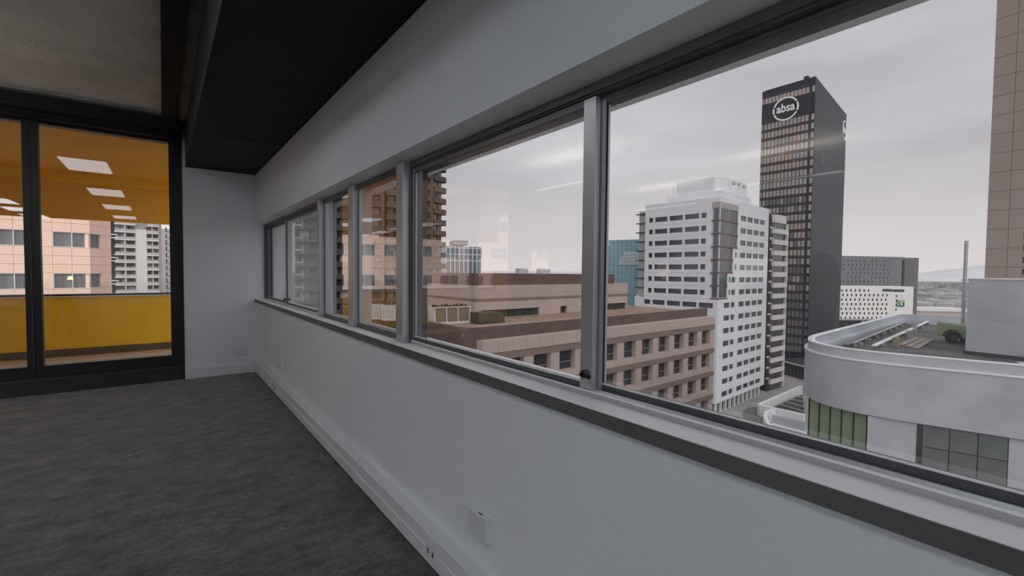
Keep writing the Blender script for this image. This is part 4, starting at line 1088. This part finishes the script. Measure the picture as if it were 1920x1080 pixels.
# ---- brown concrete tower at the right edge -------------------------------------------------------------
k0, k1 = hz(1846, 98), hz(2010, 88)
FK = Face(k0, k1)
bt2 = empty('brown_tower', (k0.x, k0.y, GZ), label='plain brown concrete tower at the right edge of the window', cat='building')
ops = []
for k in range(-4, 18):
    z = EYE+0.4+2.45*k
    for a, b in ((1915, 1930), (1950, 1972)):
        ops.append((FK.upx(a), FK.upx(b), z, z+1.25))
mb = MB(); FK.holed(mb, 0, FK.w, GZ, EYE+66, ops, 0.5)
wallbox(mb, [k0, k1, k1-FK.n*22, k0-FK.n*22], GZ, EYE+66, skip=(0,)); mb.build('wall', KBR, bt2)
for o in ops: piece(bt2, 'window', DGL, FK, *o, -0.45, -0.35)
for k in range(18): piece(bt2, 'joint', RESD, FK, 0, FK.w, EYE-6+4.0*k, EYE-5.95+4.0*k, 0, 0.02)
piece(bt2, 'joint', RESD, FK, 3.2, 3.25, GZ, EYE+66, 0, 0.02)

# ---- peach building across from the balcony ----------------------------------------------------------------
h1 = hz(167, 37.9); h0 = hz(20, 34.6); hdir = (h0-h1).normalized(); hL = h1+hdir*62; h2 = hz(209, 41.5)
FH, FI = Face(hL, h1), Face(h1, h2)
pb = empty('peach_building', (h1.x, h1.y, GZ), label='peach panelled building with paired windows across from the balcony', cat='building')
hb = h1 - FH.n*20
MB().prism([hL-FH.n*0.25, h1-FH.n*0.25-FI.n*0.25, h2-FI.n*0.25, h2-FH.n*18, hL-FH.n*18], GZ, EYE+9.0).build('core', PEAJ, pb)
ur = [(FH.upx(101), FH.upx(135)), (FH.upx(136.5), FH.upx(166.5))]
wA = ur[0][1]-ur[0][0]; gp = FH.upx(101)-FH.upx(62)
pitch = (FH.w-ur[0][0]) + gp
bays_ = []
u = ur[0][0]
while u > 1:
    bays_.append(u); u -= pitch
zb_ = []
for k in range(-5, 3): zb_.append((EYE-1.62+3.33*k, EYE-0.47+3.33*k))
for (c, d) in zb_:
    z2 = c+3.33 if c+3.33 < EYE+9 else EYE+9
    for u in bays_:
        e = u+wA*2+0.06
        w_ = piece(pb, 'window', CURT, FH, u, u+wA, c, d, -0.20, -0.12)
        w2 = piece(pb, 'window', CURT, FH, u+wA+0.06, e, c, d, -0.20, -0.12)
        piece(pb, 'window_frame', WFR, FH, u-0.03, e, c-0.04, c, -0.2, 0.02); piece(pb, 'window_frame', WFR, FH, u-0.03, e, d, d+0.04, -0.2, 0.02)
        piece(pb, 'window_frame', WFR, FH, u+wA, u+wA+0.06, c, d, -0.2, 0.0); piece(pb, 'window_frame', WFR, FH, u-0.06, u, c-0.04, d+0.04, -0.2, 0.02)
        # cladding panels: piers and spandrels
        p0_ = max(0.0, e-pitch)
        piece(pb, 'panel', PEA, FH, p0_+0.015, u-0.065, c-0.04, d+0.04, -0.25, 0.0)
        hsp = (z2-0.04)-(d+0.05)
        for (a, b) in ((p0_+0.015, u-0.065), (u-0.05, u+wA), (u+wA+0.015, e)):
            for j in range(3):
                piece(pb, 'panel', PEA, FH, a, b, d+0.055+hsp*j/3, d+0.045+hsp*(j+1)/3-0.01, -0.25, 0.0)
    # chamfer facet
    f0, f1 = FI.upx(171), FI.upx(189.5)
    piece(pb, 'window', CURT, FI, f0, f1, c, d, -0.2, -0.12)
    piece(pb, 'window_frame', WFR, FI, f0-0.1, f1+0.05, c-0.04, c, -0.2, 0.02); piece(pb, 'window_frame', WFR, FI, f0-0.1, f1+0.05, d, d+0.04, -0.2, 0.02)
    piece(pb, 'panel', PEA, FI, 0.0, f0-0.05, c-0.04, d+0.04, -0.25, 0.0); piece(pb, 'panel', PEA, FI, f1+0.05, FI.w, c-0.04, d+0.04, -0.25, 0.0)
    for (a, b) in ((0.0, f1+0.05), (f1+0.06, FI.w)):
        for j in range(3): piece(pb, 'panel', PEA, FI, a, b, d+0.055+hsp*j/3, d+0.045+hsp*(j+1)/3-0.01, -0.25, 0.0)
# a small lamp glowing behind one window
lp = FH.pt(FH.upx(131.5), EYE-0.78, -0.10)
MB().cyl(lp-Vector((0, 0, 0.17)), lp+Vector((0, 0, 0.10)), 0.20, 14, 0.10).build('lamp_shade', mat('glowing_lamp_shade', (0.9, 0.6, 0.3), 0.6, 0.02, 2, emit=(1.0, 0.62, 0.30), es=1.1), pb)

# ---- residential towers beyond -----------------------------------------------------------------------------
FT = Face(hz(196, 172), hz(304, 186))
rt2 = empty('balcony_tower', tuple(FT.pt(0, GZ)), label='white and grey residential tower with stacked balconies right of the peach building', cat='building')
mb = MB(); FT.slab(mb, 0, FT.w, GZ, EYE+40, -20, -1.5); mb.build('core', RGRY, rt2)
piece(rt2, 'stair_strip', RESD, FT, FT.upx(207), FT.upx(215.5), GZ, EYE+40, -1.5, -0.4)
piece(rt2, 'white_pier', RWHT, FT, FT.upx(254.5), FT.upx(275.5), GZ, EYE+15.4, -1.5, 0.6)
piece(rt2, 'grey_pier', RGRY, FT, FT.upx(297), FT.w, GZ, EYE+40, -1.5, 0.2)
for k in range(-8, 13):
    z = EYE-6.6+2.92*k
    for a, b in ((215.5, 254.5), (275.5, 297.5)):
        ua_, ub_ = FT.upx(a), FT.upx(b)
        piece(rt2, 'balcony_slab', RWHT, FT, ua_, ub_, z, z+0.45, -1.5, 0.9)
        piece(rt2, 'balustrade', mat('balustrade_grey', (0.50, 0.48, 0.47), 0.4, 0.15, 1.5), FT, ua_+0.1, ub_-0.1, z+0.45, z+1.35, 0.7, 0.8)
        nb = 3 if b-a > 30 else 2
        for i in range(nb):
            piece(rt2, 'window', random.choice((CURT, RESW, CURT)), FT, ua_+(ub_-ua_)*(i+0.12)/nb, ua_+(ub_-ua_)*(i+0.88)/nb, z+0.45, z+2.5, -1.5, -1.2)
        piece(rt2, 'divider', RWHT, FT, ua_+(ub_-ua_)*0.47, ua_+(ub_-ua_)*0.53, z+0.45, z+2.92, -1.5, 0.4)
    if k % 3 == 0:
        piece(rt2, 'stair_slab', RWHT, FT, FT.upx(207), FT.upx(222), z+0.5, z+0.9, -0.4, 1.0); piece(rt2, 'stair_slab', RWHT, FT, FT.upx(207), FT.upx(221), z+1.7, z+2.1, -0.4, 1.0)
FU = Face(hz(304, 215), hz(345, 222))
pt_ = empty('pale_tower', tuple(FU.pt(0, GZ)), label='pale tower half hidden by the black door jamb', cat='building')
mb = MB(); FU.slab(mb, 0, FU.w, GZ, zz(310, 430, 218), -18, 0); mb.build('wall', RWHT, pt_)
for k in range(-8, 7):
    z = EYE-0.5+3.0*k
    piece(pt_, 'window', CURT, FU, FU.upx(311), FU.upx(314), z, z+2.0, 0.0, 0.1); piece(pt_, 'floor_band', RGRY, FU, FU.upx(314), FU.upx(330), z, z+0.4, 0.0, 0.2)

# ---- street level --------------------------------------------------------------------------------------------
def gpt(px, py, z=GZ):
    d = (EYE-z)*F/(py-hor(px)); return at(px, py, d)
pv = [gpt(1300, 800), gpt(1440, 735), gpt(1520, 720), gpt(1700, 900)]
structure(MB().prism([p.to_2d() for p in (gpt(1290, 860), gpt(1330, 752), gpt(1420, 728), gpt(1500, 690), gpt(1900, 690), gpt(1900, 900))], GZ-0.05, GZ).build('floor_plaza', PAVE), 'pale paved plaza at the foot of the white office block')
rd = [gpt(1392, 800), gpt(1392, 772), gpt(1402, 764), gpt(1424, 763), gpt(1432, 772), gpt(1440, 800)]
structure(MB().prism([p.to_2d() for p in rd], GZ, GZ+0.04).build('floor_road', ASPH), 'curved grey road beside the plaza')
# sunken ramp with white walls
rp = empty('car_ramp', tuple(gpt(1470, 770)), label='sunken ramp with white-topped walls beside the rounded building', cat='ramp')
ZU = GZ+3.0
def up(px, py): return gpt(px, py, ZU)
pth = [up(1505, 724), up(1427, 758), up(1510, 776)]
strip(MB(), pth[:2], GZ, ZU, 0.9).build('upper_wall', CONW, rp)
strip(MB(), pth[1:], GZ, ZU, 0.9).build('lower_wall', CONW, rp)
MB().prism([p.to_2d() for p in (up(1505, 728), up(1434, 758), up(1510, 773))], GZ, GZ+1.2).build('deck', RESD, rp)
for i in range(4):
    a, b = up(1462+i*11, 752-i*4.5), up(1512, 767-i*9)
    MB().bar(a+Vector((0, 0, -0.8)), b+Vector((0, 0, -0.8)), 0.35, 0.2).build('beam', STEEL, rp)
cpts = [up(1446, 800), up(1436, 790), up(1431, 779), up(1433, 770), up(1441, 766), up(1449, 764.5)]
strip(MB(), cpts, GZ, ZU-0.2, 0.8).build('curved_wall', CONW, rp)
strip(MB(), [up(1449, 772), up(1512, 786)], GZ, ZU-0.6, 0.5).build('inner_wall', CONG, rp)
strip(MB(), [up(1449, 779), up(1512, 795)], GZ, ZU-1.8, 0.5).build('inner_kerb', CONW, rp)
MB().prism([p.to_2d() for p in (up(1442, 772), up(1512, 790), up(1530, 840), up(1470, 830))], GZ, GZ+0.4).build('ramp_floor', PAVE, rp)
# dark podium of the bank tower
qa, qb = hz(1462, 172), hz(1512, 160)
FZ = Face(qa, qb)
po = empty('tower_podium', tuple(FZ.pt(0, GZ)), label='dark glazed podium at the foot of the black bank tower', cat='building')
mb = MB(); FZ.slab(mb, 0, FZ.w+6, GZ, zz(1490, 680, 165), -14, 0); mb.build('wall', TOWR, po)
piece(po, 'band', CGRY, FZ, 0, FZ.w+6, zz(1490, 684, 165), zz(1490, 681, 165), 0, 0.3)
for i in range(8): piece(po, 'window', DGL, FZ, FZ.w*i/8+0.2, FZ.w*(i+1)/8-0.2, GZ+0.5, zz(1490, 688, 165), 0, 0.08)

# ---- distance ----------------------------------------------------------------------------------------------
fsub = MB()
rnd = random.Random(3)
for i in range(900):
    px = rnd.uniform(1560, 1960) if i % 3 else rnd.uniform(860, 1230); d = 420*math.exp(rnd.uniform(0, 1.7))
    if 1700 < px < 1835 and d < 520: continue
    p = hz(px, d); w, l, h = rnd.uniform(6, 30), rnd.uniform(6, 22), rnd.choice((4, 5, 6, 8, 10, 16 if i % 9 == 0 else 6))
    fsub.box(p.x-w/2, p.x+w/2, p.y-l/2, p.y+l/2, GZ, GZ+h)
fsub.build('distant_suburb', mat('distant_roofs', (0.40, 0.385, 0.38), 0.9, 0.5, 0.008, detail=6), kind='stuff', label='low distant suburb of pale roofs spreading to the mountains', cat='suburb')
f = Face(hz(1720, 430), hz(1815, 425))
r = empty('long_warehouse', tuple(f.pt(0, GZ)), label='long low white-roofed warehouse beyond the rounded roof', cat='building')
mb = MB(); f.slab(mb, 0, f.w, GZ, zz(1760, 582, 428)-1, -20, 0); mb.build('wall', BEI, r)
mb = MB(); f.slab(mb, -1, f.w+1, zz(1760, 582, 428)-1, zz(1760, 578, 428), -21, 1); mb.build('roof', CONW, r)
# mountains, the distance haze put into their pale colour
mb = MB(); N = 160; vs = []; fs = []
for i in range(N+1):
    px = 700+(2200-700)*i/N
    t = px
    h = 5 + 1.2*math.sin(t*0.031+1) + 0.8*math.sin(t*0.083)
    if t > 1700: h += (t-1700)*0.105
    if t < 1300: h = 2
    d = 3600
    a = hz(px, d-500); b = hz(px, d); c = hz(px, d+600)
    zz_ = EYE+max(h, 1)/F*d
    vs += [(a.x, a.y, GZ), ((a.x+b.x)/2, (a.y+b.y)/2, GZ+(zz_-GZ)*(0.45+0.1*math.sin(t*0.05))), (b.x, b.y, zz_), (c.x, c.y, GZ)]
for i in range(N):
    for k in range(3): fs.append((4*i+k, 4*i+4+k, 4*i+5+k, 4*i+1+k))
mb.add(vs, fs).build('mountain_ridge', mat('hazed_hillside', (0.66, 0.64, 0.66), 0.95, 0.08, 0.004, spec=0.0, detail=8), label='pale mountain ridge on the horizon', cat='mountain', smooth=True)

# ---- person standing left of the camera, seen only as a dim reflection in the window ------------------------
def person():
    P0 = Vector((-1.62, 1.30, 0.0)); rot = Matrix.Rotation(math.radians(-12), 3, 'Z')
    r = empty('person', tuple(P0), label='person in dark clothes with dark hair, seen as a dim reflection on the bank tower', cat='person')
    skin = mat('warm_skin', (0.36, 0.22, 0.16), 0.5, 0.06, 6); top = mat('black_knit_top', (0.012, 0.012, 0.014), 0.9, 0.2, 8); trs = mat('dark_trousers', (0.02, 0.022, 0.03), 0.85, 0.2, 8)
    hairm = mat('dark_hair', (0.010, 0.008, 0.007), 0.45, 0.3, 20, stretch=(1, 1, 0.15)); shoe = mat('black_shoe', (0.012, 0.012, 0.012), 0.5, 0.1, 8)
    # facing +y ; joints as a graph: vertices, edges, radii (x, y)
    V = []; E_ = []; Rr_ = []
    def v(x, y, z, rx, ry=None, parent=None):
        V.append((x, y, z)); Rr_.append((rx, ry or rx))
        if parent is not None: E_.append((parent, len(V)-1))
        return len(V)-1
    pel = v(0, 0, 0.80, 0.15, 0.115)
    wst = v(0, 0.01, 0.97, 0.125, 0.095, pel); che = v(0, 0.0, 1.14, 0.14, 0.105, wst); shl = v(0, -0.01, 1.25, 0.12, 0.08, che)
    nk = v(0, 0.0, 1.31, 0.052, 0.052, shl); hd0 = v(0, 0.012, 1.365, 0.050, 0.055, nk)
    for sg in (-1, 1):
        h = v(sg*0.085, 0, 0.74, 0.09, 0.09, pel); k = v(sg*0.10, 0.015, 0.42, 0.056, 0.058, h); c_ = v(sg*0.103, -0.012, 0.30, 0.050, 0.052, k); a = v(sg*0.105, -0.01, 0.075, 0.034, 0.036, c_)
        f0 = v(sg*0.108, 0.045, 0.045, 0.036, 0.032, a); v(sg*0.116, 0.145, 0.028, 0.034, 0.022, f0)
        s_ = v(sg*0.155, -0.01, 1.225, 0.055, 0.055, shl); e = v(sg*0.205, -0.035, 0.985, 0.040, 0.040, s_); w = v(sg*0.20, 0.075, 0.79, 0.026, 0.022, e)
        p = v(sg*0.195, 0.095, 0.735, 0.033, 0.015, w)
        for i, (ox, ln) in enumerate(((-0.024, 0.060), (-0.008, 0.072), (0.008, 0.068), (0.022, 0.052))):
            q1 = v(sg*0.195+0.004*sg, 0.098+ox*1.2, 0.70, 0.0085, 0.0085, p); q2 = v(sg*0.195-0.002*sg, 0.103+ox*1.25, 0.70-ln*0.55, 0.0078, 0.0078, q1); v(sg*0.185, 0.108+ox*1.25, 0.70-ln, 0.007, 0.007, q2)
        t1 = v(sg*0.178, 0.125, 0.745, 0.010, 0.010, p); v(sg*0.170, 0.142, 0.71, 0.0085, 0.0085, t1)
    me = bpy.data.meshes.new('body'); me.from_pydata(V, E_, [])
    ob_ = bpy.data.objects.new('body_tmp', me); COL.objects.link(ob_)
    ob_.modifiers.new('skin', 'SKIN'); sk = me.skin_vertices[0].data if me.skin_vertices else None
    if sk is None:
        bm = bmesh.new(); bm.from_mesh(me); bm.verts.layers.skin.verify(); bm.to_mesh(me); bm.free(); sk = me.skin_vertices[0].data
    for i, q in enumerate(sk):
        q.radius = Rr_[i]; q.use_root = (i == 0)
    su = ob_.modifiers.new('sub', 'SUBSURF'); su.levels = 2; su.render_levels = 2
    bm2 = bpy.data.meshes.new_from_object(ob_.evaluated_get(bpy.context.evaluated_depsgraph_get()))
    bpy.data.objects.remove(ob_)
    # head: an ovoid with brow, nose, chin joined to the neck
    bm = bmesh.new(); bm.from_mesh(bm2)
    hb = bmesh.new(); bmesh.ops.create_uvsphere(hb, u_segments=28, v_segments=20, radius=1.0)
    for q in hb.verts:
        x, y, z = q.co
        w = 1.0 - 0.22*max(0, -z)**1.5
        X, Y, Z = x*0.073*w, y*0.092*w, z*0.108
        if y > 0.4:
            if abs(x) < 0.22 and -0.35 < z < 0.15: Y += 0.020*(1-abs(x)/0.22)*(1-abs(z+0.12)/0.27)
            if 0.02 < z < 0.2 and 0.2 < abs(x) < 0.55: Y -= 0.007
            if -0.62 < z < -0.5: Y -= 0.004
            if z < -0.75: Y += 0.008
        q.co = (X, Y+0.022, Z+1.425)
    vm = {q: bm.verts.new(q.co) for q in hb.verts}
    for f_ in hb.faces: bm.faces.new([vm[q] for q in f_.verts])
    hb.free()
    bm.to_mesh(bm2); bm.free(); bm2.name = 'body'
    for m_ in (top, trs, skin, shoe): bm2.materials.append(m_)
    for p in bm2.polygons:
        c = p.center; z = c.z
        if z > 1.315: i = 2
        elif z < 0.075: i = 3
        elif abs(c.x) > 0.15 and z < 0.80 and z > 0.6: i = 2
        elif z < 0.80: i = 1
        else: i = 0
        p.material_index = i; p.use_smooth = True
    M = rot.to_4x4(); bm2.transform(M)
    body = link('body', bm2, r)
    def add(name, verts, faces, m_, parent):
        me = bpy.data.meshes.new(name); me.from_pydata([tuple(M @ Vector(q)) for q in verts], [], faces); me.materials.append(m_)
        me.polygons.foreach_set('use_smooth', [True]*len(me.polygons)); return link(name, me, parent)
    # hair: shell over the skull reaching the shoulders at the back
    vs, fs = [], []; nu, nv = 26, 14
    for j in range(nv+1):
        for i in range(nu+1):
            a = math.radians(-210 + 240*i/nu)          # open at the face (+y)
            t = j/nv; 
            if t < 0.5:
                ph = t/0.5*math.pi/2; rad, z = math.sin(ph), 1.43+0.118*math.cos(ph)
            else:
                rad, z = 1.0+0.10*math.sin((t-0.5)*2*math.pi), 1.43-(t-0.5)/0.5*0.20
            wv_ = 1+0.03*math.sin(i*1.9+j)
            vs.append((math.cos(a)*0.086*rad*wv_, math.sin(a)*0.108*rad*wv_+0.012, z))
    for j in range(nv):
        for i in range(nu): fs.append((j*(nu+1)+i, j*(nu+1)+i+1, (j+1)*(nu+1)+i+1, (j+1)*(nu+1)+i))
    h_ = add('hair', vs, fs, hairm, r); so = h_.modifiers.new('thick', 'SOLIDIFY'); so.thickness = 0.012; so.offset = 1
    for sg in (-1, 1):
        c = Vector((sg*0.028, 0.100, 1.438)); m_ = MB(); m_.cyl(c, c+Vector((0, 0.006, 0)), 0.010, 10, 0.006)
        add('eye', m_.v, m_.f, RUB, body)
        c = Vector((sg*0.073, 0.018, 1.42)); m_ = MB(); m_.cyl(c, c+Vector((sg*0.012, -0.008, 0.002)), 0.026, 10, 0.020)
        add('ear', m_.v, m_.f, skin, body)
    m_ = MB(); m_.bar((-0.020, 0.108, 1.368), (0.020, 0.108, 1.368), 0.008, 0.010); add('mouth', m_.v, m_.f, mat('lips', (0.28, 0.10, 0.09), 0.5, 0.05, 5), body)
person()
